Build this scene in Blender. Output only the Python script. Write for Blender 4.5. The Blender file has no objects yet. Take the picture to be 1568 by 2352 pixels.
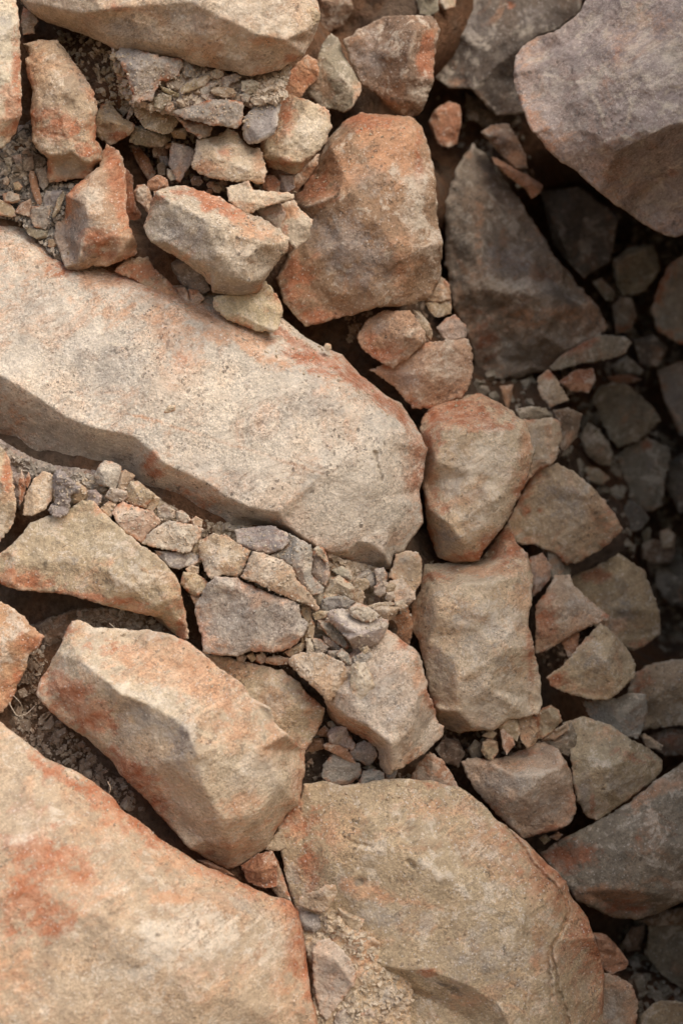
import bpy, math, random
import numpy as np
from mathutils import Vector
from mathutils.kdtree import KDTree
from mathutils.geometry import delaunay_2d_cdt

sc = bpy.context.scene
C = sc.collection
rad = math.radians

# ---------------------------------------------------------------- camera, sky, sun, exposure
FD, DREF = 3593.3, 3.5                 # focal length in drawing units, distance of the reference plane (m)
U = DREF / FD                          # one drawing unit on the reference plane (about 1 mm)
CAMZ = 1.6
cam = bpy.data.cameras.new('camera')
cam.sensor_fit = 'VERTICAL'; cam.sensor_height = 36; cam.lens = 55
cam.clip_end = 2000
cam.dof.use_dof = True; cam.dof.focus_distance = DREF - 190 * U; cam.dof.aperture_fstop = 1.4
camo = bpy.data.objects.new('camera', cam); C.objects.link(camo)
camo.location = (0, 0, CAMZ); camo.rotation_euler = (rad(90), 0, 0)
sc.camera = camo

SUN_EL, SUN_AZ = 46, 36               # degrees above the horizon; to the right of straight behind the camera
w = bpy.data.worlds.new('World'); sc.world = w; w.use_nodes = True
nt = w.node_tree
sky = nt.nodes.new('ShaderNodeTexSky'); sky.sky_type = 'NISHITA'; sky.sun_disc = False
sky.sun_elevation = rad(SUN_EL); sky.sun_rotation = rad(180 - SUN_AZ)
sky.dust_density = 3.0; sky.air_density = 1.0; sky.ozone_density = 0.6
bg = nt.nodes['Background']; bg.inputs['Strength'].default_value = 0.095
nt.links.new(sky.outputs[0], bg.inputs[0])

sd = Vector((math.sin(rad(SUN_AZ)) * math.cos(rad(SUN_EL)), -math.cos(rad(SUN_AZ)) * math.cos(rad(SUN_EL)), math.sin(rad(SUN_EL))))
sl = bpy.data.lights.new('sun', 'SUN'); sl.energy = 1.2; sl.angle = rad(50); sl.color = (1.0, 0.93, 0.84)
so = bpy.data.objects.new('sun', sl); C.objects.link(so); so.location = (2, -3, 5)
so.rotation_euler = sd.to_track_quat('Z', 'Y').to_euler()

sc.cycles.max_bounces = 5; sc.cycles.diffuse_bounces = 3; sc.cycles.use_adaptive_sampling = True; sc.cycles.adaptive_threshold = 0.02
vs = sc.view_settings
vs.view_transform = 'Standard'; vs.look = 'None'; vs.gamma = 1; vs.use_curve_mapping = False
vs.exposure = 0.95

# ---------------------------------------------------------------- numpy noise
_rs = np.random.RandomState(7)
_perm = _rs.permutation(4096).astype(np.int64)
_grad = _rs.normal(size=(4096, 3)); _grad /= np.linalg.norm(_grad, axis=1)[:, None]
def perlin(p):
    i = np.floor(p).astype(np.int64); f = p - i
    u = f * f * f * (f * (f * 6 - 15) + 10)
    out = np.zeros(len(p))
    for a in (0, 1):
        for b in (0, 1):
            for c in (0, 1):
                h = _perm[(_perm[(_perm[(i[:, 0] + a) & 4095] + i[:, 1] + b) & 4095] + i[:, 2] + c) & 4095]
                d = f - np.array((a, b, c))
                wgt = (u[:, 0] if a else 1 - u[:, 0]) * (u[:, 1] if b else 1 - u[:, 1]) * (u[:, 2] if c else 1 - u[:, 2])
                out += wgt * (_grad[h] * d).sum(1)
    return out * 1.5
def fbm(xy, scale, seed, octs=4, gain=0.5, ridged=False):
    p = np.column_stack((xy[:, 0] / scale, xy[:, 1] / scale, np.full(len(xy), seed * 7.31)))
    s = np.zeros(len(xy)); a = 1.0; tot = 0
    for o in range(octs):
        n = perlin(p)
        s += a * ((1 - 2 * np.abs(n)) if ridged else n); tot += a
        p = p * 2.03 + 11.7; a *= gain
    return s / tot

# ---------------------------------------------------------------- materials
def nd(t, kind, **k):
    n = t.nodes.new(kind)
    for a, b in k.items():
        if a in ('operation', 'blend_type', 'data_type', 'feature', 'attribute_name', 'interpolation_type', 'noise_dimensions', 'distance'):
            setattr(n, a, b)
        else:
            n.inputs[a].default_value = b
    return n
class Mat:
    def __init__(s, name):
        s.m = bpy.data.materials.new(name); s.m.use_nodes = True; s.t = s.m.node_tree
        s.b = s.t.nodes['Principled BSDF']
        co = nd(s.t, 'ShaderNodeTexCoord'); oi = nd(s.t, 'ShaderNodeObjectInfo'); s.oi = oi
        ad = nd(s.t, 'ShaderNodeVectorMath', operation='ADD'); sc_ = nd(s.t, 'ShaderNodeMath', operation='MULTIPLY')
        sc_.inputs[1].default_value = 37.0
        s.l(oi.outputs['Random'], sc_.inputs[0]); s.l(co.outputs['Object'], ad.inputs[0]); s.l(sc_.outputs[0], ad.inputs[1])
        s.co = ad.outputs[0]
    def l(s, a, b): s.t.links.new(a, b)
    def noise(s, scale, detail=4, rough=0.55, dist=0.0, co=None):
        n = nd(s.t, 'ShaderNodeTexNoise', Scale=scale, Detail=detail, Roughness=rough, Distortion=dist)
        s.l(co or s.co, n.inputs['Vector']); return n.outputs[0]
    def ramp(s, v, a, b, lo=0.0, hi=1.0):
        n = nd(s.t, 'ShaderNodeMapRange', interpolation_type='SMOOTHSTEP')
        s.l(v, n.inputs[0])
        for i, q in enumerate((a, b, lo, hi)): n.inputs[i + 1].default_value = q
        return n.outputs[0]
    def math(s, op, a, b=None):
        n = nd(s.t, 'ShaderNodeMath', operation=op)
        for i, q in enumerate((a, b)):
            if q is None: continue
            if isinstance(q, (int, float)): n.inputs[i].default_value = q
            else: s.l(q, n.inputs[i])
        return n.outputs[0]
    def mix(s, f, a, b, mode='MIX'):
        n = nd(s.t, 'ShaderNodeMix', data_type='RGBA', blend_type=mode)
        for i, q in ((0, f), (6, a), (7, b)):
            if isinstance(q, (int, float)): n.inputs[i].default_value = q
            elif isinstance(q, tuple): n.inputs[i].default_value = q + (1,) if len(q) == 3 else q
            else: s.l(q, n.inputs[i])
        return n.outputs[2]
    def bump(s, h, strength, dist, nrm=None):
        n = nd(s.t, 'ShaderNodeBump', Strength=strength, Distance=dist)
        s.l(h, n.inputs['Height'])
        if nrm is not None: s.l(nrm, n.inputs['Normal'])
        return n.outputs[0]

PAL = dict(r=(0.42, 0.147, 0.068), o=(0.565, 0.30, 0.165), g=(0.355, 0.315, 0.268), c=(0.68, 0.585, 0.46), k=(0.10, 0.085, 0.07), p=(0.30, 0.262, 0.235))
def rock_material(name, grain=1.0, crumble=0.0):
    s = Mat(name); t = s.t
    base = s.oi.outputs['Color']
    n1 = s.noise(7, 3, 0.6, 0.6); n2 = s.noise(30, 4, 0.65, 0.3); n3 = s.noise(150, 2, 0.6)
    nB = s.noise(11, 4, 0.68, 0.8); nC = s.noise(17, 5, 0.72, 0.5); nR = s.noise(8, 5, 0.72, 0.9); nM = s.noise(46, 5, 0.78, 0.4)
    # bedding: faint bands along the stone's grain
    vr = nd(t, 'ShaderNodeVectorRotate', Angle=0.5); vr.rotation_type = 'Y_AXIS'; s.l(s.co, vr.inputs['Vector'])
    vmul = nd(t, 'ShaderNodeVectorMath', operation='MULTIPLY'); s.l(vr.outputs[0], vmul.inputs[0]); vmul.inputs[1].default_value = (1.0, 1.0, 5.5)
    nS = s.noise(13, 4, 0.65, 0.4, vmul.outputs[0])
    c = s.mix(s.ramp(n1, 0.47, 0.68, 0, 0.5), base, s.mix(1.0, base, (1.08, 0.90, 0.76), 'MULTIPLY'))
    c = s.mix(s.ramp(nB, 0.52, 0.62, 0, 0.6), c, s.mix(1.0, c, (0.76, 0.76, 0.78), 'MULTIPLY'))
    c = s.mix(s.ramp(nR, 0.53, 0.66, 0, 0.42), c, PAL['o'])
    c = s.mix(s.ramp(nC, 0.53, 0.60, 0, 0.55), c, PAL['c'])
    edge = s.math('MULTIPLY', s.math('SUBTRACT', s.math('ADD', s.math('MULTIPLY', nM, 0.55), s.math('ADD', s.math('MULTIPLY', nC, 0.3), s.math('MULTIPLY', nS, 0.3))), 0.575), 3.3)
    a1 = nd(t, 'ShaderNodeAttribute', attribute_name='stain_shade_a'); a2 = nd(t, 'ShaderNodeAttribute', attribute_name='stain_shade_b')
    s1 = nd(t, 'ShaderNodeSeparateColor'); s2 = nd(t, 'ShaderNodeSeparateColor')
    s.l(a1.outputs['Color'], s1.inputs[0]); s.l(a2.outputs['Color'], s2.inputs[0])
    order = ((s1.outputs[2], 'g', 0.8), (s2.outputs[2], 'p', 0.8), (s1.outputs[1], 'o', 0.85), (s1.outputs[0], 'r', 0.9), (s2.outputs[0], 'c', 0.8), (s2.outputs[1], 'k', 0.9))
    for o, k, q in order:
        m = s.math('ADD', o, s.math('MULTIPLY', edge, s.ramp(o, 0.02, 0.25)))
        col = s.mix(s.ramp(n2, 0.35, 0.65), PAL[k], s.mix(0.4, PAL[k], base))
        c = s.mix(s.ramp(m, 0.15, 0.80, 0, q), c, col)
    c = s.mix(1.0, c, s.ramp(nS, 0.3, 0.7, 0.93, 1.06), 'MULTIPLY')
    c = s.mix(1.0, c, s.ramp(n2, 0.28, 0.72, 0.88, 1.10), 'MULTIPLY')
    c = s.mix(s.ramp(nM, 0.55, 0.66, 0, 0.38), c, s.mix(0.5, c, PAL['c']))
    c = s.mix(s.ramp(nM, 0.45, 0.34, 0, 0.42), c, s.mix(1.0, c, (0.66, 0.65, 0.66), 'MULTIPLY'))
    cells = []
    for q in (340.0, 150.0):
        vo_ = nd(t, 'ShaderNodeTexVoronoi', Scale=q); s.l(s.co, vo_.inputs['Vector'])
        sp_ = nd(t, 'ShaderNodeSeparateColor'); s.l(vo_.outputs['Color'], sp_.inputs[0]); cells += [sp_.outputs[0], sp_.outputs[1]]
    gm = s.ramp(nB, 0.38, 0.62, 1.0, 0.35)
    cg = s.math('ADD', s.math('MULTIPLY', s.math('SUBTRACT', cells[0], 0.5), 0.42 * grain), s.math('MULTIPLY', s.math('SUBTRACT', cells[2], 0.5), 0.20 * grain))
    c = s.mix(1.0, c, s.math('ADD', 1.0, s.math('MULTIPLY', cg, gm)), 'MULTIPLY')
    pit = s.math('MULTIPLY', s.math('MAXIMUM', s.ramp(cells[3], 0.93, 0.95), s.ramp(cells[1], 0.955, 0.965)), s.math('MULTIPLY', s.ramp(n1, 0.40, 0.60), s.ramp(nC, 0.56, 0.44)))
    c = s.mix(s.math('MULTIPLY', pit, 0.5 * grain), c, (0.09, 0.075, 0.06))
    spk = s.ramp(cells[1], 0.03, 0.02)
    c = s.mix(s.math('MULTIPLY', spk, 0.5 * grain), c, (0.70, 0.63, 0.55))
    # hairline fractures with iron stain
    vn = s.math('ABSOLUTE', s.math('SUBTRACT', nS, 0.5))
    vm = s.math('MULTIPLY', s.ramp(vn, 0.0, 0.010, 1, 0), s.ramp(nR, 0.50, 0.58))
    c = s.mix(s.math('MULTIPLY', vm, 0.4), c, (0.22, 0.12, 0.075))
    ge = nd(t, 'ShaderNodeNewGeometry')
    wear = s.math('MULTIPLY', s.ramp(ge.outputs['Pointiness'], 0.515, 0.575, 0, 0.5), s.ramp(n2, 0.35, 0.6))
    c = s.mix(wear, c, s.mix(0.6, c, PAL['c']))
    s.l(c, s.b.inputs['Base Color'])
    s.b.inputs['Roughness'].default_value = 0.9; s.b.inputs['Specular IOR Level'].default_value = 0.18
    h = s.math('ADD', s.math('MULTIPLY', n2, 0.42), s.math('MULTIPLY', n3, 0.34))
    h = s.math('ADD', h, s.math('MULTIPLY', nS, 0.16)); h = s.math('ADD', h, s.math('MULTIPLY', s.math('MULTIPLY', cg, gm), 0.18))
    h = s.math('SUBTRACT', h, s.math('MULTIPLY', pit, 0.3))
    h = s.math('SUBTRACT', h, s.math('MULTIPLY', vm, 0.14))
    if crumble:
        vo = nd(t, 'ShaderNodeTexVoronoi', Scale=70.0); s.l(s.co, vo.inputs['Vector'])
        h = s.math('ADD', h, s.math('MULTIPLY', s.math('ADD', vo.outputs['Distance'], s.noise(60, 4, 0.75)), -0.8 * crumble))
    s.l(s.bump(h, 0.75, 0.011), s.b.inputs['Normal'])
    return s.m
def clay_material(name):
    s = Mat(name); t = s.t
    base = s.oi.outputs['Color']
    n1 = s.noise(12, 5, 0.6, 0.6); n2 = s.noise(45, 5, 0.65); n3 = s.noise(190, 3, 0.6)
    c = s.mix(s.ramp(n1, 0.45, 0.65, 0, 0.7), base, (0.30, 0.25, 0.185))
    c = s.mix(1.0, c, s.ramp(n2, 0.3, 0.7, 0.72, 1.15), 'MULTIPLY')
    c = s.mix(1.0, c, s.ramp(n3, 0.3, 0.7, 0.85, 1.15), 'MULTIPLY')
    wv = nd(t, 'ShaderNodeVectorMath', operation='ADD')
    nz = nd(t, 'ShaderNodeTexNoise', Scale=30.0, Detail=3.0); s.l(s.co, nz.inputs['Vector'])
    sc_ = nd(t, 'ShaderNodeVectorMath', operation='SCALE', Scale=0.03); s.l(nz.outputs['Color'], sc_.inputs[0])
    s.l(s.co, wv.inputs[0]); s.l(sc_.outputs[0], wv.inputs[1])
    vo = nd(t, 'ShaderNodeTexVoronoi', Scale=26.0, feature='DISTANCE_TO_EDGE'); s.l(wv.outputs[0], vo.inputs['Vector'])
    vo2 = nd(t, 'ShaderNodeTexVoronoi', Scale=75.0, feature='DISTANCE_TO_EDGE'); s.l(wv.outputs[0], vo2.inputs['Vector'])
    ck = s.ramp(vo.outputs['Distance'], 0.0, 0.07); ck2 = s.ramp(vo2.outputs['Distance'], 0.0, 0.10)
    cc = s.math('MULTIPLY', ck, s.math('MAXIMUM', ck2, s.ramp(n1, 0.42, 0.52)))
    c = s.mix(s.ramp(cc, 0, 1, 0.75, 0), c, (0.035, 0.032, 0.03))
    s.l(c, s.b.inputs['Base Color']); s.b.inputs['Roughness'].default_value = 0.95; s.b.inputs['Specular IOR Level'].default_value = 0.12
    h = s.math('ADD', s.math('MULTIPLY', n2, 0.8), s.math('MULTIPLY', n3, 0.3))
    h = s.math('ADD', h, s.math('MULTIPLY', cc, 0.5))
    s.l(s.bump(h, 0.9, 0.012), s.b.inputs['Normal'])
    return s.m
def soil_material(name, col, bscale=60):
    s = Mat(name)
    n1 = s.noise(6, 5, 0.6); n2 = s.noise(bscale, 6, 0.7); n3 = s.noise(220, 3, 0.6)
    c = s.mix(s.ramp(n1, 0.4, 0.62), col, tuple(q * f for q, f in zip(col, (1.25, 0.95, 0.75))))
    c = s.mix(1.0, c, s.ramp(n2, 0.25, 0.75, 0.6, 1.3), 'MULTIPLY')
    s.l(c, s.b.inputs['Base Color']); s.b.inputs['Roughness'].default_value = 0.95; s.b.inputs['Specular IOR Level'].default_value = 0.12
    s.l(s.bump(s.math('ADD', n2, s.math('MULTIPLY', n3, 0.3)), 1.0, 0.025), s.b.inputs['Normal'])
    return s.m
M = dict(rock=rock_material('weathered_rock'), speck=rock_material('speckled_rock', 1.3), smooth=rock_material('smooth_rock', 0.8),
         crumb=rock_material('crumbly_rock', 0.9, 0.7), clay=clay_material('cracked_clay'), soil=soil_material('dark_soil', (0.21, 0.145, 0.10)),
         dirt=soil_material('dry_dirt', (0.36, 0.285, 0.205), 40))
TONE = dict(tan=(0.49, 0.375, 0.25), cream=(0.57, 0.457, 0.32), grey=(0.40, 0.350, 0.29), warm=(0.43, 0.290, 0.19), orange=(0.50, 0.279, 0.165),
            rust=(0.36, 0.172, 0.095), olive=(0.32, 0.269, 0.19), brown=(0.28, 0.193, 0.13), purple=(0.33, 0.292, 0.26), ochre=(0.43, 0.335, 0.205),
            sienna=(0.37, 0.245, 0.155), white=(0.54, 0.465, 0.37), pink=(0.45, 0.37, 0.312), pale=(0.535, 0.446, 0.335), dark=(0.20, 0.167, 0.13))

# ---------------------------------------------------------------- rocks
def pts(sx): return [tuple(float(q) for q in a.split(',')) for a in sx.split()]
def world(x, y, d):                    # drawing position + distance from the camera -> world
    return np.column_stack(((x - 784) / FD * d, d, CAMZ - (y - 1176) / FD * d))
def inside(p, poly):
    r = np.zeros(len(p), bool); n = len(poly)
    for i in range(n):
        x1, y1 = poly[i]; x2, y2 = poly[i - 1]
        if y1 == y2: continue
        cnd = ((y1 > p[:, 1]) != (y2 > p[:, 1])) & (p[:, 0] < (x2 - x1) * (p[:, 1] - y1) / (y2 - y1) + x1)
        r ^= cnd
    return r
def segdist(p, poly, chunk=6000):
    a = poly; b = np.roll(poly, -1, 0); ab = b - a; L = (ab ** 2).sum(1) + 1e-9
    out = np.empty(len(p))
    for k in range(0, len(p), chunk):
        q = p[k:k + chunk, None, :] - a[None]
        t = np.clip((q * ab[None]).sum(2) / L, 0, 1)
        out[k:k + chunk] = np.sqrt(((q - t[:, :, None] * ab[None]) ** 2).sum(2).min(1))
    return out
def kdist(p, o):
    kd = KDTree(len(o))
    for i, q in enumerate(o): kd.insert((q[0], q[1], 0), i)
    kd.balance()
    r = [kd.find((q[0], q[1], 0)) for q in p.tolist()]
    return np.array([q[2] for q in r], float), np.array([q[1] for q in r], int)
def polydist(p, line):
    best = np.full(len(p), 1e9)
    for a, b in zip(line[:-1], line[1:]):
        a = np.array(a[:2]); ab = np.array(b[:2]) - a
        t = np.clip(((p - a) * ab).sum(1) / (ab @ ab + 1e-9), 0, 1)
        best = np.minimum(best, np.sqrt((((p - a) - t[:, None] * ab) ** 2).sum(1)))
    return best
class Lin:                             # piecewise-linear height over a coarse triangulation
    def __init__(s, V, H, E, n):
        r = delaunay_2d_cdt([Vector(v) for v in V], E, [list(range(n))], 1, 1e-4, True)
        s.v = np.array([tuple(q) for q in r[0]]); s.t = np.array([f for f in r[2]])
        hs = []
        for i, orig in enumerate(r[3]):
            if orig: hs.append(H[orig[0]])
            else:
                d = ((np.array(V) - s.v[i]) ** 2).sum(1); k = np.argsort(d)[:2]
                hs.append(float(np.average(np.array(H)[k], weights=1 / (np.sqrt(d[k]) + 1e-3))))
        s.h = np.array(hs)
    def __call__(s, p):
        out = np.full(len(p), np.nan)
        for f in s.t:
            a, b, c = s.v[f]; den = (b[1] - c[1]) * (a[0] - c[0]) + (c[0] - b[0]) * (a[1] - c[1])
            if abs(den) < 1e-9: continue
            l1 = ((b[1] - c[1]) * (p[:, 0] - c[0]) + (c[0] - b[0]) * (p[:, 1] - c[1])) / den
            l2 = ((c[1] - a[1]) * (p[:, 0] - c[0]) + (a[0] - c[0]) * (p[:, 1] - c[1])) / den
            l3 = 1 - l1 - l2
            m = (l1 >= -1e-6) & (l2 >= -1e-6) & (l3 >= -1e-6)
            out[m] = (l1 * s.h[f[0]] + l2 * s.h[f[1]] + l3 * s.h[f[2]])[m]
        return out
_cnt = [0]
def mesh_object(name, co, faces, mat, tone, smooth=True, attrs=None):
    org = co.mean(0); org[2] = co[:, 2].min()
    me = bpy.data.meshes.new(name)
    me.from_pydata([tuple(q) for q in (co - org)], [], faces)
    if attrs:
        for nm, arr in attrs.items():
            a = me.attributes.new(nm, 'FLOAT_COLOR', 'POINT'); a.data.foreach_set('color', arr.astype(np.float32).ravel())
    me.materials.append(M[mat])
    if smooth: me.polygons.foreach_set('use_smooth', [True] * len(me.polygons))
    me.update()
    o = bpy.data.objects.new(name, me); o.location = org; C.objects.link(o)
    o.color = tuple(tone) + (1,)
    return o
def R(name, label, z, out, ridges='', tone='tan', st='', mat='rock', rough=1.0, T=None, rnd=None, cracks='', dome=None,
      cat=None, group=None, kind=None, g=None, jag=1.0, blur=None, facet=1.0, parent=None):
    _cnt[0] += 1; seed = _cnt[0]; rs = np.random.RandomState(seed * 13 + 5)
    o3 = [(q + (np.nan,))[:3] for q in pts(out)]
    P2 = np.array([q[:2] for q in o3]); oh = np.array([q[2] for q in o3])
    ar = 0.5 * np.sum(P2[:, 0] * np.roll(P2[:, 1], -1) - np.roll(P2[:, 0], -1) * P2[:, 1])
    if ar < 0: P2 = P2[::-1]; oh = oh[::-1]; ar = -ar
    size = math.sqrt(ar); n = len(P2)
    cen = P2.mean(0)
    if size < 75 and kind is None:     # small stones press against each other
        v = P2 - cen; P2 = cen + v * (1 + 2.2 / (np.sqrt((v ** 2).sum(1)) + 1e-6))[:, None]
    V = [tuple(q) for q in P2]; H = list(oh); E = []
    if ridges:
        for line in ridges.split('|'):
            k0 = None
            for q in pts(line):
                V.append(q[:2]); H.append(q[2])
                if k0 is not None: E.append((k0, len(V) - 1))
                k0 = len(V) - 1
        RV = np.array(V[n:]); RH = np.array(H[n:])
        for i in range(n):
            if math.isnan(H[i]):
                dd = np.sqrt(((RV - P2[i]) ** 2).sum(1)); k = int(np.argmin(dd)); H[i] = RH[k] * 0.84 if RH[k] > 0 else RH[k]
        oh = np.array(H[:n])
    else:                              # broken-stone look: an off-centre tilted table inside the outline
        d = dome if dome is not None else 0.30 * size
        tl = rs.normal(size=2) * 0.25 + np.array((0.05, 0.28)); off = rs.normal(size=2) * 0.07 * size
        for i in range(n):
            if math.isnan(H[i]): H[i] = d * rs.uniform(0.1, 0.9)
        oh = np.array(H[:n])
        ks = sorted(set(int(q) for q in np.linspace(0, n - 1, min(n, 6))))
        for k in ks:
            f = rs.uniform(0.3, 0.85); q = cen + off + (P2[k] - cen) * f
            if inside(np.array([q]), P2)[0]:
                V.append(tuple(q)); H.append(max(2, d + (q - cen) @ tl * (-1.0) * 0.6 + rs.normal() * 0.16 * d))
    L = Lin(V, H, E, n)
    g = g or (4.2 if size > 160 else 3.2 if size > 70 else 2.3 if size > 25 else 1.7)
    # jagged outline
    seg = np.roll(P2, -1, 0) - P2; sl_ = np.sqrt((seg ** 2).sum(1))
    oq, ohh = [], []
    for i in range(n):
        m = max(1, int(round(sl_[i] / (g * 0.9))))
        for k in range(m):
            f = k / m; oq.append(P2[i] + seg[i] * f); ohh.append(oh[i] * (1 - f) + oh[(i + 1) % n] * f)
    oq = np.array(oq); ohh = np.array(ohh)
    tg = np.roll(oq, -1, 0) - np.roll(oq, 1, 0); tg /= (np.sqrt((tg ** 2).sum(1)) + 1e-9)[:, None]
    nr = np.column_stack((tg[:, 1], -tg[:, 0]))
    ja = jag * min(4.5, 0.04 * size + 0.6)
    oj = oq + nr * (ja * ((fbm(oq, max(9, size * 0.09), seed, 4, 0.65) * 1.3 + 0.7 * fbm(oq, max(7, size * 0.07), seed + 2, 3, 0.7, True) - 0.25)))[:, None]
    m0 = len(oj)
    # interior points
    lo, hi = oj.min(0), oj.max(0)
    xs = np.arange(lo[0], hi[0], g); ys = np.arange(lo[1], hi[1], g * 0.866)
    gx, gy = np.meshgrid(xs, ys); gx = gx + (np.arange(len(ys)) % 2)[:, None] * g * 0.5
    ip = np.column_stack((gx.ravel(), gy.ravel())) + rs.uniform(-0.22, 0.22, (gx.size, 2)) * g
    ip = ip[inside(ip, oj)]
    dist, near = kdist(ip, oj); kp = dist > g * 0.55; ip = ip[kp]; dist = dist[kp]; near = near[kp]
    allp = np.vstack((oj, ip)); dist = np.concatenate((np.zeros(m0), dist))
    r = delaunay_2d_cdt([Vector(q) for q in allp], [], [list(range(m0))], 1, 1e-5, True)
    idx = [q[0] if q else None for q in r[3]]
    faces = []
    for f in r[2]:
        q = [idx[k] for k in f]
        if None in q: continue
        faces.append((q[0], q[2], q[1]))
    ok = inside(allp[np.array(faces)].mean(1), oj)
    faces = [f for f, k in zip(faces, ok) if k]
    h = L(allp)
    for i in np.where(np.isnan(h))[0]:
        h[i] = ohh[i] if i < m0 else ohh[near[i - m0]]
    fa = np.array(faces); ed = np.vstack((fa[:, [0, 1]], fa[:, [1, 2]], fa[:, [2, 0]])); ed = np.vstack((ed, ed[:, ::-1]))
    deg = np.maximum(np.bincount(ed[:, 0], minlength=len(allp)), 1)
    for k in range(blur if blur is not None else (1 if size > 100 else 0)):
        h = 0.5 * h + 0.5 * np.bincount(ed[:, 0], h[ed[:, 1]], len(allp)) / deg
    # chipped facets: lower envelope of tilted planes
    ns = int(np.clip(size / 7, 6, 110))
    seeds = lo + rs.uniform(0, 1, (ns, 2)) * (hi - lo); gr = rs.normal(size=(ns, 2)) * 0.25; cst = rs.normal(size=ns) * 0.012 * size
    sp = math.sqrt(ar / ns); kc = 0.085 / sp
    fv = np.empty(len(allp))
    for k in range(0, len(allp), 8000):
        q = allp[k:k + 8000, None, :] - seeds[None]
        fv[k:k + 8000] = ((q * gr[None]).sum(2) + kc * (q ** 2).sum(2) + cst).min(1)
    fv = np.clip(fv - fv.mean(), -sp * 0.7, sp * 0.7)
    in_ = 1.0
    h += facet * 0.75 * fv * in_
    na = rough * min(7.0, 0.03 * size) * (0.6 if size < 75 else 1)
    h += na * fbm(allp, max(10, size * 0.22), seed + 0.3, 4, 0.55) * in_ * 1.6
    h += rough * 1.5 * fbm(allp, 16, seed + 0.7, 3, 0.6, True) * np.clip(dist / 4, 0.3, 1) * min(1, size / 60)
    rr = rnd if rnd is not None else min(5.0, 0.018 * size + 0.6)
    e = np.clip(1 - dist / rr, 0, 1)
    h -= rr * 0.9 * (1 - np.sqrt(1 - e * e * 0.999))
    for cr in (cracks.split('|') if cracks else []):
        c_ = pts(cr); wd, dp = c_[0]; line = c_[1:]
        wob = allp + np.column_stack((fbm(allp, 14, seed + 3, 2), fbm(allp, 14, seed + 4, 2))) * 7
        dd = polydist(wob, line); h -= dp * np.exp(-(dd / wd) ** 2)
    dep = DREF - (z + h) * U
    co = world(allp[:, 0], allp[:, 1], dep)
    # the body behind: rings that narrow into the pile
    T_ = T if T is not None else float(np.clip(0.75 * size, 14, 330))
    oc = oj.mean(0); base = m0; ringprev = list(range(m0)); add = []; nv = len(co)
    od = dep[:m0]
    for t_, s_ in ((0.10, 0.985), (0.32, 0.94), (0.62, 0.80), (0.88, 0.5)):
        sm = s_ * (1 + 0.03 * fbm(oj + t_ * 90, max(20, size * 0.3), seed + 9, 2))
        sm = np.minimum(sm, 0.995)
        q = oc + (oj - oc) * sm[:, None]
        add.append(world(q[:, 0], q[:, 1], np.maximum(od * (1 - min(1, t_ * 1.3)) + od.mean() * min(1, t_ * 1.3) + T_ * t_ * U, od + 0.5 * T_ * t_ * U)))
        ring = list(range(nv, nv + m0)); nv += m0
        for i in range(m0):
            j = (i + 1) % m0
            faces.append((ringprev[i], ringprev[j], ring[j], ring[i]))
        ringprev = ring
    add.append(world(np.array([oc[0]]), np.array([oc[1]]), np.array([od.mean() + T_ * U])))
    for i in range(m0): faces.append((ringprev[i], ringprev[(i + 1) % m0], nv))
    co = np.vstack([co] + add)
    # stains, and tints that paint shade on undersides, facets and holes
    sa = np.zeros((len(co), 4)); sb = np.zeros((len(co), 4)); sa[:, 3] = sb[:, 3] = 1
    slot = dict(r=(sa, 0), o=(sa, 1), g=(sa, 2), c=(sb, 0), k=(sb, 1), p=(sb, 2))
    nvw = np.column_stack((fbm(allp, 40, seed + 5, 3), fbm(allp, 40, seed + 6, 3)))
    if tone in ('tan', 'cream', 'white', 'pale', 'warm', 'pink', 'grey') and kind is None:   # weathered skin towards the old outer faces
        sk = rs.uniform(0.45, 1.05) * np.exp(-dist / (0.13 * size + 2)) * np.clip(0.55 + 1.6 * fbm(allp, max(20, size * 0.35), seed + 8, 2), 0, 1)
        sa[:len(allp), 1] = sk; sa[:len(allp), 0] = np.clip(sk * 1.3 - 0.35, 0, 1)
    for it in (st.split(';') if st else []):
        q = it.split(); ar_, ci = slot[q[0]]
        if q[1].startswith('L'):       # a line: width strength x,y x,y ...
            dd = polydist(allp + nvw * 6, pts(' '.join(q[4:]))); val = float(q[3]) * np.exp(-(dd / float(q[2])) ** 2)
        else:
            v = [float(b) for b in q[1:]]; x, y, rx = v[:3]; ry = v[3] if len(v) > 3 else rx
            sg = v[4] if len(v) > 4 else 0.9; an = rad(v[5]) if len(v) > 5 else 0
            dx = allp[:, 0] + nvw[:, 0] * rx * 0.7 - x; dy = allp[:, 1] + nvw[:, 1] * ry * 0.7 - y
            u = (dx * math.cos(an) + dy * math.sin(an)) / rx; v_ = (-dx * math.sin(an) + dy * math.cos(an)) / ry
            val = sg * np.clip(1.25 - 0.75 * np.sqrt(u * u + v_ * v_), 0, 1)
        ar_[:len(allp), ci] = np.maximum(ar_[:len(allp), ci], val)
    for arr in (sa, sb):
        for k in range(4): arr[len(allp):len(allp) + 4 * m0] = np.tile(arr[:m0], (4, 1))
    tc = np.array(TONE[tone]) * (1 + rs.normal() * 0.05) * (1 + rs.normal(size=3) * 0.02)
    o = mesh_object(name, co, faces, mat, tc, True, dict(stain_shade_a=sa, stain_shade_b=sb))
    if parent is not None:
        o.parent = parent; o.matrix_parent_inverse = parent.matrix_world.inverted()
        o.location = o.location - parent.location; o.matrix_parent_inverse.identity()
        return o
    o['label'] = label; o['category'] = cat or name.split('_')[-1]
    if group: o['group'] = group
    if kind: o['kind'] = kind
    return o

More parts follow.
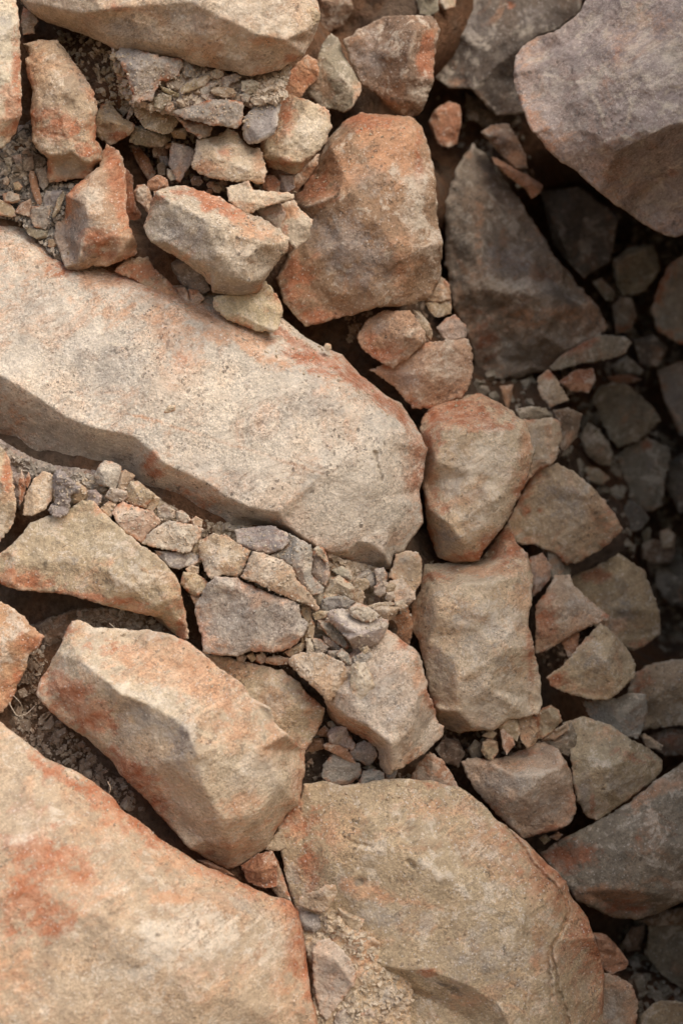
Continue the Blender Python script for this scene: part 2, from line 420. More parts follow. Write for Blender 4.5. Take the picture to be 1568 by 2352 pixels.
# ---------------------------------------------------------------- the setting: rock face behind the pile, ground in front of it
CTRL = np.array([(-300,100,150),(-300,800,150),(-300,1500,150),(-300,2200,250),(0,100,20),(120,60,-60),(250,150,20),(500,250,20),(330,380,-90),(0,430,0),(300,600,10),(640,560,-60),(100,900,-20),
 (500,900,-50),(800,700,-220),(700,100,-220),(780,40,-420),(900,400,-260),(930,100,-330),(1020,300,-650),(1100,250,-650),(950,900,-220),(1100,700,-720),(1300,600,-1050),(1500,650,-1200),(1400,200,-620),
 (1568,900,-1150),(1350,950,-800),(1250,1000,-450),(1100,1100,-180),(1100,1500,-140),(1280,1480,-380),(1400,1250,-560),(1530,1250,-1100),(1530,1400,-1000),(1400,1600,-430),(1530,1700,-450),(1150,1720,-150),
 (1250,1800,-180),(1400,1950,-330),(1450,2150,-470),(1400,2300,-300),(200,1150,40),(400,1200,60),(650,1300,60),(840,1360,-30),(430,1400,0),(250,1410,0),(100,1400,-40),(40,1560,60),(150,1700,60),(800,1550,60),
 (790,1750,10),(720,1700,10),(400,1900,90),(300,2100,100),(1000,2100,-50),(800,2250,150),(300,2800,300),(1000,2900,200),(1700,2600,0),(1750,1900,-300),(1850,1300,-600),(1900,800,-700),(1900,200,-450),
 (1500,-350,-300),(1000,-300,-300),(400,-400,100),(-300,-400,200)], float)
def backz(p):
    out = np.empty(len(p))
    for k in range(0, len(p), 8000):
        d = ((p[k:k + 8000, None, :] - CTRL[None, :, :2]) ** 2).sum(2) + 300
        wv = d ** -2.0
        out[k:k + 8000] = (wv * CTRL[:, 2]).sum(1) / wv.sum(1)
    return out
def shade_swell(p):                        # unseen overhang and right flank, added out of frame to shade the hollow
    x, y = p[:, 0], p[:, 1]
    sm = lambda v, a, b: (lambda t: t * t * (3 - 2 * t))(np.clip((v - a) / (b - a), 0, 1))
    return 1750 * sm(x, 1830, 2270) * sm(y, -1300, -700) + 250 * sm(-y, 420, 1000) * sm(x, 600, 1200)
xs = np.arange(-1400, 3200, 18.0); ys = np.arange(-1600, 2900, 18.0)
gx, gy = np.meshgrid(xs, ys); gp = np.column_stack((gx.ravel(), gy.ravel()))
zz = backz(gp) + shade_swell(gp) + 60 * np.clip((1050 - gp[:, 0]) / 200, 0, 1)
zz += 40 * fbm(gp, 130, 3.3, 4, 0.55, True) + 14 * fbm(gp, 40, 5.1, 3, 0.6)
# the pile keeps a flatter face outside the picture
gd = DREF - zz * U
cw = world(gp[:, 0], gp[:, 1], gd)
nx, ny = len(xs), len(ys)
fc = []
for j in range(ny - 1):
    for i in range(nx - 1):
        a = j * nx + i; fc.append((a, a + nx, a + nx + 1, a + 1))
cw[:, 2] = np.maximum(cw[:, 2], -0.05)
face = mesh_object('rock_face', cw, fc, 'soil', (0.2, 0.15, 0.1)); face['kind'] = 'structure'
face['label'] = 'dark earthy rock face behind the pile of stones'
gv = np.array([(-600, -600, 0), (600, -600, 0), (600, 600, 0), (-600, 600, 0)], float)
gr_ = mesh_object('ground', gv, [(0, 1, 2, 3)], 'dirt', (0.3, 0.23, 0.16), False); gr_['kind'] = 'structure'
gr_['label'] = 'dry bare ground in front of the rock face'

# ---------------------------------------------------------------- large boulders and rocks
tb = R('boulder', 'huge cream boulder overhanging the rubble at the upper left, cut by the top edge', 150,
  '47,0,20 75,30,20 105,50,10 165,70,10 215,88,10 260,112,20 320,118,40 370,129,50 415,134,50 450,150,50 510,160,50 575,175,50 645,160,50 675,140,50 700,125,50 715,95,40 730,60,60 735,30,70 728,0,70 700,-150,60 400,-250,60 60,-180,40',
  '95,10,70 180,30,125 300,15,160 440,5,175 520,45,175 590,78,165 655,92,140 700,70,110|440,5,175 600,-60,180|300,15,160 300,-120,170|230,75,65 330,95,90 450,120,95 560,140,95 650,130,85', 'cream',
  'g 290 75 90 26 .8 15;g 430 45 60 22 .7 20;o 500 50 60 25 .6;r 270 18 26 10 .5;g 560 150 110 26 .6;p 330 112 70 14 .6;c 560 30 110 40 .7;o 600 95 60 15 .5;r 672 138 18 12 .7;g 690 110 30 20 .5', rough=1.1)
R('crust_lump', '', 250, '690,50 688,38 697,28 708,18 720,14 728,20 734,32 732,46 722,56 708,64 697,60', '', 'tan', mat='crumb', rough=2.0, parent=tb, dome=9)
R('rock', 'tall layered rock with rust streaks cut by the upper left edge of the picture', 230,
  '-60,-20 20,-25 38,0 45,50 47,130 50,215 50,265 36,305 8,340 -60,345', '22,-10,50 28,60,70 26,150,75 30,215,80 25,270,70 5,320,40|-40,100,80 -40,280,80', 'pale',
  'r 30 250 28 60 .9;r 38 150 10 60 .8;o 20 300 30 30 .7;g 10 60 25 60 .5;r L 3 .8 15,190 30,235 48,240', cracks='3,6 20,190 18,215 30,228')
R('stone', 'small upright wedge stone beside the upper left edge rock', 90, '55,17 70,25 82,40 87,50 78,60 80,75 55,79 50,50', '66,30,25 68,55,28', 'tan', 'r 60 30 15 12 .4')
R('rock', 'tall tan slab with rust red lower half standing at the upper left', 120,
  '52,100 70,97 100,92 132,92 155,120 175,150 200,185 220,215 224,250 220,280 222,320 235,345 235,370 222,378 210,400 200,412 165,410 150,415 115,418 110,395 112,365 92,350 75,325 72,250 75,210 60,160 59,135 70,131 67,110',
  '80,112,75 82,150,85 84,210,92 90,300,95 104,345,95 114,360,90 150,358,98 165,350,100 185,368,95 205,374,92 230,366,75|114,368,45 150,365,50 165,358,55 188,376,50 208,381,46 224,378,40|90,108,70 130,108,75 160,150,88 195,210,85 205,280,85 210,330,88|130,220,108 150,300,110|120,400,40 165,398,45 200,398,35',
  'tan', 'r 118 268 45 30 .75;r 150 300 60 35 .6;r 205 348 38 18 .8;g 190 190 26 30 .6;c 115 220 35 25 .5;c 110 335 35 20 .5;g 160 392 60 20 .7;o 200 300 25 40 .6;r 82 105 14 8 .6', cracks='2,4 92,302 140,312 190,326 222,332')
R('rock', 'rust red tall block leaning below the tall tan slab', 95,
  '235,350 245,329 255,338 273,346 283,366 289,389 288,407 292,430 292,460 290,481 297,514 306,542 315,565,20 315,583,30 301,590,40 268,602,50 247,612,50 212,611,50 178,621,40 166,621,30 150,613 138,580 125,542 127,516 150,491 153,450 175,425 200,405 229,381',
  '212,402,90 199,440,110 196,470,112 203,495,116 200,520,114 187,565,112 183,592,100 178,605,80|262,362,75 258,430,100 255,490,106 262,545,105 275,585,90|240,345,40 225,400,95|150,540,40 165,580,45',
  'warm', 'r 262 400 20 70 .95;r 278 450 16 60 .8;r 228 548 38 22 .9;r 235 580 40 16 .7;c 222 450 22 45 .7;p 165 545 40 70 1.0;p 160 480 26 50 1.0;c 240 573 14 8 .7;o 285 540 22 35 .5;r 250 350 25 20 .7')
R('rock', 'narrow dark red rock wedged right of the rust red block', 40, '280,380 291,389 306,407 306,440 311,470 325,491 319,509 306,518 296,514 280,470', '296,420,25 300,470,30 310,495,25', 'rust', 'r 300 450 30 60 .6')
R('boulder', 'long pale diagonal slab, the largest stone across the middle left', 0,
  '-60,470,40 60,515,40 150,570,40 260,590,40 350,605,40 450,645,40 560,690,40 650,733,40 700,773,36 750,803,30 784,815,25 814,848,20 849,878,20 884,908,20 919,928,20 934,948,25 949,973,40 969,1003,60 981,1033,70 974,1068,70 971,1098,80 961,1128,80 969,1163,80 971,1201,80 944,1236,90 929,1266,90 904,1276,90 896,1308,70 879,1308,40 849,1306,60 814,1301,70 785,1290,90 750,1275,110 715,1255,130 665,1222,130 620,1210,120 560,1215,115 520,1218,110 440,1195,100 370,1155,95 300,1110,85 200,1095,60 130,1085,40 75,1068,30 25,1042,20 -10,1012,20 -60,1000,20',
  '-55,850,190 0,860,200 30,878,205 90,915,210 150,956,215 210,981,220 280,994,225 310,1003,225 345,1033,225 375,1063,230 430,1088,232 475,1108,235 525,1143,235 575,1166,235 640,1176,235 652,1203,215 700,1241,195 728,1258,185 760,1270,170 800,1264,165 820,1243,170 850,1246,165 880,1271,150 896,1300,110|-55,540,120 100,600,135 210,650,145 320,665,150 415,708,155 480,743,160 530,778,165 590,808,168 640,833,170 710,858,170 784,878,168 824,908,160 884,948,150 934,988,130 972,1028,95|200,800,200 400,900,220 600,1000,228 750,1080,222 860,1120,190 930,1160,130|880,1010,175 900,1200,150|0,940,120 100,990,125 200,1040,130 300,1060,145|430,1140,160 540,1185,165 640,1205,180',
  'white', 'r L 15 .8 640,760 720,815 800,865 870,915 930,965;o L 26 .8 200,640 330,650 420,695 520,750 600,790;g L 45 .9 -30,930 100,990 200,1035 300,1050;g L 32 .9 400,1125 520,1180 640,1200;o 300 720 120 50 .5 20;o 60 560 80 40 .5;r 150 610 50 25 .6;o 380 740 90 45 .7 30;o 420 850 50 60 .7;r 415 835 22 30 .5;g 250 830 110 70 .7 20;g 60 720 60 60 .4;c 480 930 120 70 .7 25;c 620 1040 110 80 .6;c 830 1100 110 110 .9;c 740 1200 90 40 .8;c 600 900 80 40 .7 20;g 690 930 60 40 .7;g 540 1110 70 50 .5;o 560 790 120 22 .8 25;r 720 830 80 16 .8 28;r 820 870 60 20 1.0 38;o 900 940 50 20 .9 40;g 100 990 120 35 .8 12;g 480 1160 140 30 .7 15;p 840 1285 50 20 .7;r 350 1080 22 30 .7;o 420 1090 30 12 .6;o 60 1055 70 14 .7;c L 5 .9 145,908 310,938 430,983 480,1003 600,1033 665,1053 740,1083;c L 4 .8 150,650 250,788 365,808;o L 5 .7 300,950 480,1003 600,1043 740,1088;o 945 1180 25 70 .4;k 230 810 8 30 .35 40;k 860 1075 3 25 .4',  # grey, purple and dark tints also paint shade on the underside and in cracks
  mat='speck', T=300, cracks='2.8,14 862,1040 868,1075 878,1105|2,3 250,700 236,805 222,830|5,7 740,838 760,852 775,850', g=3.8, facet=0.45)
R('boulder', 'big brown and pink boulder with a rust top in the upper middle', -60,
  '660,470,30 690,440,30 720,400,30 755,315,20 790,280,10 830,258,10 870,262,20 945,270,40 965,290,50 985,340,70 1000,420,90 1005,520,90 1015,560 1012,640 990,680 965,690 940,700 870,705 800,725 700,750 650,690 635,640 660,590 690,540 715,500',
  '760,340,100 815,300,110 870,290,110 920,292,105 935,330,130 945,400,140 955,480,145 965,570,135 955,650,95|700,475,110 780,445,160 815,446,180 860,505,190 905,558,185 935,630,130|760,340,100 790,400,150 815,446,180|690,620,110 740,700,70|780,560,155 840,640,130|870,290,110 880,380,165 905,558,185',
  'sienna', 'r 725 430 45 30 1.0;r 690 640 38 60 .8;r 730 725 60 20 .8;r 840 278 70 20 .9;o 900 330 70 70 .9;o 930 600 40 80 .6;o 780 390 60 40 .7;c 955 480 28 90 .7;p 800 560 100 55 .8 20;p 840 620 80 50 .6;g 860 420 50 40 .5;r 960 380 10 60 .7;c 990 560 15 60 .5;c 905 395 12 20 .6', rough=1.2)
R('rock', 'grey block with a rust top tilting down left of the big brown boulder', 165,
  '330,520 340,490 345,470 360,440 390,428 420,425 450,435 510,455 565,492 595,497 640,525 665,548 660,575 647,590 625,618 607,643 595,670,0 565,678,0 520,678,0 490,673,0 482,653,0 465,633,0 425,603,0 400,588,0 345,555',
  '345,505,50 400,470,85 425,475,100 470,505,125 520,527,135 600,560,130 652,562,85|380,555,60 430,590,80 490,618,110 530,640,115 575,650,108 607,632,75|420,435,45 510,465,60 590,510,80|500,580,135 560,600,130|490,655,60 560,668,50',
  'pale', 'r 490 465 90 20 .9 25;o 560 510 70 18 .9 30;g 390 520 50 40 .8;p 440 550 40 30 .6;c 570 590 60 30 .8 25;p 545 662 60 14 .9;o 380 590 40 12 .6 30;r 365 455 30 15 .5', mat='speck')  # purple tint along the bottom facet paints its shade
R('boulder', 'rounded cream boulder with a red cap right of the long slab', -40,
  '969,965,40 989,933,10 1030,918,0 1069,908,0 1094,903,0 1134,918,0 1174,943,10 1204,968,40 1216,1003,70 1226,1038,80 1219,1073,80 1204,1113,90 1184,1153,90 1174,1176,90 1154,1211,90 1129,1241,80 1109,1266,70 1099,1286,50 1069,1291,20 1044,1293,0 1019,1286,0 1004,1276,0 984,1226,10 979,1186,40 971,1118,60 976,1038,60 964,988,50',
  '985,995,90 1020,985,125 1060,984,135 1110,990,138 1150,990,132 1190,1000,110|981,1168,80 1005,1186,115 1036,1207,125 1059,1241,108 1070,1282,60|1000,1060,125 1080,1090,148 1130,1150,138 1100,1230,100|1185,1050,125 1160,1130,122|1060,940,60 1130,945,60',
  'cream', 'r 1060 950 95 30 1.0;r 1100 982 60 14 .9;r 995 1000 25 45 .6;o 985 1080 20 70 .8;r 1000 1160 30 40 .5;o 1060 1150 60 14 .6 -20;c 1130 1060 60 60 .7;c 1060 1080 50 50 .6;o 1205 1030 16 60 .9;p 1020 1245 40 40 .8;r 1160 1060 30 40 .3;c 1100 1190 50 60 .5')  # purple tint darkens the lower left facet, standing in for shade
R('boulder', 'squarish grey faced block with a red top edge under the rounded cream boulder', 0,
  '974,1296,-30 1044,1293,-50 1104,1288,-50 1149,1226,-60 1169,1196,-60 1184,1246,-20 1209,1271 1219,1301,20 1224,1346,80 1219,1391,90 1211,1426,100 1224,1486,95 1239,1551,90 1244,1621,90 1236,1641,95 1209,1646,105 1159,1656,110 1134,1676,105 1084,1676,95 1059,1683,40 1024,1676,0 1004,1656,0 989,1611,50 974,1526,70 959,1471,50 941,1436,30 946,1391,20 964,1356,10 969,1326,-10',
  '972,1385,70 1000,1365,110 1024,1356,130 1064,1340,140 1134,1337,140 1184,1321,110 1212,1306,60|1024,1356,130 1004,1416,135 984,1466,100|1004,1628,85 1049,1634,125 1074,1658,110|1100,1450,150 1144,1506,156 1120,1580,150 1180,1620,132|1049,1526,140 1144,1506,156|1196,1400,105 1200,1500,110 1215,1600,90|1100,1310,60 1170,1270,30',
  'cream', 'r 1170 1250 50 40 1.0;o 1120 1310 80 16 .8;r 1000 1325 40 16 .7;o 960 1400 25 50 .6;g 1090 1430 90 70 .5;g 1010 1540 40 70 .5;c 1130 1590 90 60 .7;c 1150 1420 50 60 .4;r 1218 1500 8 90 .7;r 996 1612 12 12 .8;p 1030 1660 40 20 .8;o 1200 1340 18 50 .5;g 1130 1520 50 20 .5')  # purple tint at the foot paints underside shade
R('rock', 'speckled grey block with a jagged shaded underside in the lower middle', 140,
  '747,1605 760,1560 820,1480 870,1440 891,1446 919,1466 959,1496 974,1536 984,1591 999,1636 1004,1661 1019,1668 1016,1691 984,1721 949,1746 915,1766 897,1778 880,1775,0 872,1757,0 867,1722,0 846,1699,0 808,1683,0 772,1665,0 752,1637,0',
  '750,1611,95 772,1627,125 808,1653,135 844,1668,145 869,1688,150 895,1709,155 897,1755,110|895,1709,155 930,1690,150 950,1660,150 955,1600,140 930,1540,130 890,1480,110|800,1560,130 860,1600,150 900,1660,155|985,1660,80 960,1700,100', 'pale',
  'g 860 1600 90 70 .6;g 900 1640 60 40 .5;o 960 1560 25 70 .5;c 830 1630 50 25 .4;p 840 1700 60 20 .8 35;o 780 1650 40 14 .6 30', mat='speck', jag=1.3)  # purple tint puts the underside's shade into the colour
R('rock', 'tan slab with an orange lower edge on the left below the long slab', 160,
  '165,1165 190,1148 215,1150 228,1165 257,1195 290,1223 326,1253 360,1275 385,1300 400,1320 412,1345 417,1370 425,1400 432,1440 433,1465 425,1470 400,1455,20 370,1420,50 330,1410,60 290,1400,60 240,1390,60 200,1378,60 150,1365,60 100,1360,50 40,1355,40 0,1340,30 -40,1330,30 -30,1280 15,1265 40,1240 70,1200 110,1185 150,1180',
  '200,1180,60 240,1240,85 300,1290,95 360,1330,100 385,1380,95 400,1420,70|60,1290,65 150,1290,90 240,1310,100 300,1350,100 360,1390,90|120,1220,60', 'tan',
  'r 50 1332 75 22 .95;r 190 1372 150 10 .9 6;o 320 1400 90 10 .8 14;r 418 1445 14 30 .9;o 230 1300 80 14 .4 -25;c 260 1250 50 30 .5;c 330 1330 60 40 .5;g 140 1290 40 20 .4;k 105 1293 6 13 .9', cracks='1.6,3 215,1190 240,1215 262,1245|1.5,2.5 205,1342 250,1345 290,1365')  # small dark spot paints the shade inside a hole
R('boulder', 'big orange and cream block slanting across the lower left', 205,
  '145,1466 165,1426 185,1426 215,1441 280,1446 340,1448 395,1458 435,1476 465,1501 500,1531 550,1566 575,1601 620,1626 630,1661 660,1686 700,1726,20 700,1764,30 695,1794,30 685,1849,30 655,1874,30 635,1909,30 615,1944,20 575,1974,0 540,1994,0 520,1996,0 480,1974,0 435,1949,65 400,1909,65 360,1864,65 320,1819,65 280,1779,65 250,1741,65 200,1696,65 150,1666,65 115,1631,65 85,1596,65 90,1571,65 110,1541 130,1501',
  '165,1480,110 190,1521,150 235,1556,180 280,1594,200 340,1616,205 400,1651,215 430,1676,220 450,1726,215 470,1810,190 500,1880,150 530,1950,80|110,1590,70 180,1660,90 280,1740,105 400,1860,100 470,1930,80|300,1480,90 420,1540,130 520,1620,165 600,1720,175 640,1800,130|560,1780,185 590,1880,130|250,1650,130 360,1740,160',
  'cream', 'r 250 1490 60 20 .5;o 620 1700 50 60 .7;r 150 1590 70 35 1.0 30;r 210 1640 60 40 .9 30;r 300 1770 70 30 .8 40;r 360 1850 40 22 .6 45;g 330 1645 90 22 .8 22;g 300 1680 60 40 .5;p 425 1705 30 45 .8;g 400 1760 60 40 .5;o 470 1560 150 50 .9 35;o 330 1520 120 40 .7 20;o 560 1850 60 50 .6;r 450 1490 45 14 .6 35;c 330 1600 90 10 .8 18;c 440 1680 16 50 .7;c 215 1446 26 10 1.0;c 205 1530 24 12 .8 30;o 560 1680 60 60 .6;c 600 1780 70 60 .7;r 160 1445 25 18 .7;o 540 1940 50 30 .6;r 480 1960 30 10 .5', T=200)
R('rock', 'tan rock tucked behind the orange and cream block', 140,
  '440,1490 465,1500 515,1508 590,1526 650,1541 685,1566 715,1601 745,1626 740,1656 725,1686 705,1721 650,1740 560,1640 490,1560', '520,1530,45 590,1560,65 650,1590,80 690,1630,75 700,1680,50|600,1620,70', 'tan',
  'g 660 1590 50 30 .5;o 560 1540 70 20 .6;o 720 1650 25 40 .6', mat='speck')
R('boulder', 'giant smooth foreground boulder filling the lower left corner', 260,
  '-80,1640,120 0,1656,120 30,1681,120 70,1711,120 105,1741,120 165,1766,120 210,1794,120 255,1829,120 280,1859,120 325,1889,120 370,1929,120 425,1964,115 475,1994,115 530,2014,105 575,2039,100 625,2059,90 665,2069,85 685,2094,80 695,2144,80 705,2214,80 715,2289 730,2352 740,2440 740,2560 -80,2560',
  '-60,1780,190 60,1830,190 150,1880,200 260,1960,205 370,2030,205 480,2075,195 590,2115,160 640,2160,140 660,2300,130|-60,2050,280 100,2050,275 280,2130,270 450,2200,250 560,2300,210|-60,2400,290 200,2400,285 450,2420,250', 'tan',
  'o 120 2040 150 120 .45;o 500 2250 120 60 .35;r 60 1860 50 40 .4;r 90 1955 80 50 .8;r 60 2050 50 90 .8;r 120 2120 50 70 .6;r 25 2090 36 60 .7;r 180 1990 40 40 .5;o 170 2030 70 60 .6;g 330 2200 110 60 .5;g 480 2180 90 50 .5;o 30 2010 40 60 .7;r 230 1835 60 22 .8 38;r 320 1910 70 18 .7 36;r 150 1790 90 20 .8 36;o 420 1990 90 24 .7 22;g 560 2080 60 26 .6 20;c 430 2150 110 60 .8;c 620 2160 50 60 .7;o 400 2060 60 22 .6;c 300 2250 140 70 .35;o 650 2250 40 80 .5;o 30 2230 60 70 .6;g 130 1800 30 60 .3;p 335 2246 12 9 .8;c 60 1900 40 60 .5;g 100 2290 40 20 .4;k 455 2122 4 7 .8;k 362 2148 6 4 .8;k 248 2170 4 8 .6', mat='smooth', T=260, g=4.2, rnd=12, facet=0.5)
R('rock', 'rusty rock cut by the left edge between the tan slab and the foreground boulder', 200,
  '-50,1375 0,1381 30,1396 55,1416 70,1436 105,1461 95,1481 70,1501 60,1536 40,1576 25,1616 5,1636 -50,1640', '20,1420,40 55,1455,50 50,1500,50 20,1580,45|-20,1480,70', 'orange', 'r 75 1480 40 22 .8;r 20 1600 30 40 .6;c 10 1470 30 40 .4;r 40 1550 14 40 .7')
R('boulder', 'broad tan boulder with a long crack filling the bottom centre', 110,
  '640,1940 640,1900 660,1870 690,1830 695,1800 740,1794 784,1804 834,1800 880,1790 939,1790 984,1794 1054,1809 1104,1844 1139,1884 1164,1899 1209,1934 1249,1979 1299,2024 1314,2064 1349,2109 1364,2154 1379,2204 1386,2244 1386,2294 1381,2352 1375,2440 1375,2560 690,2560 690,2300 680,2100 655,2000',
  '720,1850,90 800,1850,110 900,1840,125 1000,1840,125 1080,1870,125 1150,1930,135 1220,1990,145 1275,2045,150 1310,2100,135|700,1950,100 800,1960,150 900,1950,180 1000,2000,195 1100,2070,210 1200,2110,205 1290,2160,165 1340,2250,120|720,2060,110 840,2100,165 940,2150,195 1060,2180,215 1160,2220,222|860,2215,180 929,2227,195 984,2228,203 1024,2242,208 1084,2267,214 1144,2307,220 1170,2352,222 1180,2440,222|900,2260,125 1000,2300,140 1080,2345,155 1100,2440,155|1260,2300,195 1280,2440,195',
  'tan', 'o 760 1900 90 60 .5;o 1000 1850 120 30 .5;r 680 1890 45 40 .7;r 715 1990 30 60 .7;o 850 2045 70 22 .7 15;o 930 2070 80 10 .6 10;c 972 1985 16 10 1.0 40;c 1065 2045 26 10 1.0 45;c 1118 2086 20 8 1.0 20;c 1120 1960 60 16 .5 20;c 1040 2015 60 12 .5 15;g 1150 2200 140 70 .55;g 880 2110 90 36 .7;g 1340 2200 40 80 .6;o 1160 1900 60 20 .5 40;c 1200 2150 60 60 .3;o 1230 2215 14 26 .8;r 985 2232 30 10 .7;o 1060 2300 60 40 .4;g 980 2300 60 30 .5;k 1050 2275 40 7 .6 25;k 1157 2178 4 11 .9;k 945 1985 8 5 .9 40;k 825 2025 10 8 .9;r 1000 1800 40 12 .5;o L 3 .8 1160,1898 1199,1944 1219,1979 1274,2034 1309,2089', mat='speck',  # dark tints paint the shade in holes and below the lower edge
  cracks='3.2,13 1156,1894 1199,1944 1219,1979 1274,2034 1309,2089|3,15 1309,2092 1284,2149 1264,2174 1274,2229 1284,2279 1304,2339 1310,2400|2.6,12 1262,2178 1258,2210 1264,2260 1267,2305|3,8 790,1920 820,1938 850,1945|5,9 938,1978 950,1990|8,9 825,2022 832,2028|2,4 1160,2255 1185,2265', g=3.2, T=260, facet=0.5)
R('rock', 'olive stone standing under the top edge right of the overhanging boulder', -110, '700,205 725,150 740,100 760,78 775,85 790,130 810,160 830,195 825,220 805,250 790,258 760,250 740,250 715,225', '765,110,45 770,180,70 790,220,60', 'olive', 'o 820 210 12 30 .4')
R('rock', 'hanging block with a dark left face and bright orange right face, upper middle', -110,
  '789,95 820,70 859,50 884,38 934,35 994,38 1009,65 1006,90 999,115 994,185 979,235 964,263 944,270 909,265 894,250 874,225 849,205 829,195 804,140', '880,60,50 916,70,90 954,72,110 940,130,115 925,180,112 908,240,80 905,255,50|954,72,110 1000,60,40|850,120,60 870,180,70', 'brown',
  'r 980 130 22 50 .95;c 960 220 30 30 .7;p 850 130 50 50 .6;o 985 80 20 20 .7;c 975 185 20 30 .4')
R('boulder', 'huge pinkish grey boulder overhanging the dark hollow at the upper right', -210,
  '1354,-20 1329,30 1284,65 1234,85 1199,105 1184,130 1179,170 1184,210 1199,250 1219,300 1264,350 1314,390 1374,440 1424,480 1474,515 1524,540 1549,543 1580,535 1720,520 1800,200 1780,-250 1400,-250',
  '1240,150,110 1280,250,140 1360,340,170 1450,430,150 1530,490,120 1640,480,150|1380,60,180 1420,180,240 1480,300,260 1560,380,240|1560,80,280 1700,150,300|1240,120,80 1330,90,140 1400,0,190', 'pink',
  'c L 6 .8 1310,215 1335,200 1370,230 1390,290;c L 5 .7 1380,330 1420,310 1490,330;c L 5 .7 1250,170 1300,190 1340,190;c L 5 .7 1430,150 1450,230 1440,280;c L 6 .7 1490,180 1500,230 1560,260;o 1430 110 40 60 .5;c 1550 130 60 60 .6;g 1300 250 100 70 .5;p 1400 300 120 90 .6;c 1480 150 110 90 .5;r 1415 125 16 30 .6;o 1500 60 60 60 .4;c 1330 200 40 30 .3;g 1480 470 80 40 .5;r 1545 400 14 10 .5;p 1280 170 60 50 .5', mat='rock', rough=1.8, facet=1.6, T=330, cracks='3,7 1180,170 1188,200 1196,240|3,6 1480,405 1520,412 1545,435')
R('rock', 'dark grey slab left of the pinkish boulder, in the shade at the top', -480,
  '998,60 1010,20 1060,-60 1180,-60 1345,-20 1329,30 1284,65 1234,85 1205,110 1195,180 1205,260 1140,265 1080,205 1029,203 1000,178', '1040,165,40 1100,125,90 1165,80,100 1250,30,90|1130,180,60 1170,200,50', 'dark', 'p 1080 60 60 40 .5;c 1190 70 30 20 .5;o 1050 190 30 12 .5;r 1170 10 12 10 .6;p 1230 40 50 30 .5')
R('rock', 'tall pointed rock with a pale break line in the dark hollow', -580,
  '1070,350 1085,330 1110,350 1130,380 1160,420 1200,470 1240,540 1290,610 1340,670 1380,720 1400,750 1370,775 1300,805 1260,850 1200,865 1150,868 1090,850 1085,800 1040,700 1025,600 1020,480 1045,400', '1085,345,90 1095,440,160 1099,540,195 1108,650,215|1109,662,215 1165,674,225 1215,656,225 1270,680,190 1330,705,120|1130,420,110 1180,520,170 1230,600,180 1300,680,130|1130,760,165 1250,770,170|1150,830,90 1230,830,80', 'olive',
  'k 1050 560 30 200 .5;o 1200 720 80 30 .5;r 1250 640 50 20 .4;c 1190 655 90 18 .8;o 1200 740 70 20 .5;p 1160 600 50 50 .6;o 1100 500 10 90 .6;c 1150 500 20 14 .7;o 1300 720 50 20 .6;k 1200 700 30 10 .4;o 1230 500 30 60 .4;g 1200 800 90 40 .6;r 1110 780 30 60 .5', rough=2.4, facet=1.8, jag=1.8)  # dark tints paint shade on the left face and under the break
R('rock', 'rust flecked slab below the tall pointed rock, a lobe at its right foot', -460, '1259,845 1290,815 1334,788 1374,768 1434,773 1449,788 1434,813 1384,828 1324,838 1274,852', '1320,808,40 1400,792,45', 'olive', 'r 1330 800 60 14 .6 -20')
R('boulder', 'dim grey boulder with a rust underside at the right edge, lower part', -150,
  '1239,1959 1294,1925 1384,1879 1444,1844 1504,1794 1568,1750 1680,1720 1680,2085 1568,2070 1509,2099 1459,2112 1409,2109 1359,2084 1325,2070 1300,2035 1265,2000', '1255,1962,60 1330,1937,130 1400,1907,150 1470,1867,160 1568,1835,160 1660,1800,160|1290,1990,90 1340,2045,120 1450,2045,150 1515,2055,150 1600,2020,150|1450,1960,175 1580,1930,190|1420,2090,70 1500,2085,70', 'olive',
  'r 1310 1965 60 34 .8;o 1400 2055 90 20 .8;r 1440 2085 60 20 .6;o 1500 1820 80 20 .6 -28;c 1430 1900 60 10 .5 -20;r 1460 1925 14 8 .5', T=200)
R('rock', 'wedge topped tan block under the squarish grey faced block', -30,
  '1060,1750 1085,1740 1130,1745 1170,1735 1215,1712 1250,1705 1280,1720 1300,1750 1312,1778 1315,1810 1322,1860 1310,1890 1280,1905 1240,1915 1200,1926 1140,1870 1095,1820 1070,1780', '1085,1752,60 1130,1756,95 1165,1772,120 1190,1782,125 1245,1780,125 1285,1762,105 1306,1778,75|1110,1810,70 1145,1845,100 1200,1832,125 1300,1800,85|1160,1870,90 1220,1900,70|1150,1730,40 1230,1725,50', 'tan',
  'r 1215 1728 50 12 .6;o 1190 1755 60 16 .5;g 1150 1800 60 26 .8;g 1240 1850 70 40 .5;r 1160 1840 40 6 .5 -12;c 1260 1775 40 12 .5')
R('rock', 'tan rock with a dark left face right of the wedge topped block', -70,
  '1290,1660 1340,1645 1355,1650 1400,1665 1450,1700 1490,1720 1517,1745 1520,1764 1505,1790 1450,1830 1400,1865 1370,1885 1345,1875 1325,1840 1315,1800 1315,1775 1310,1740', '1330,1690,40 1345,1745,80 1360,1772,95 1375,1830,80 1372,1870,40|1360,1772,95 1420,1752,110 1512,1748,50|1400,1690,60 1450,1720,80|1420,1810,80', 'tan',
  'r 1450 1735 60 14 .5 10;p 1340 1820 20 50 .7;o 1380 1690 60 30 .4;g 1430 1800 50 24 .6;r 1360 1840 8 30 .5')

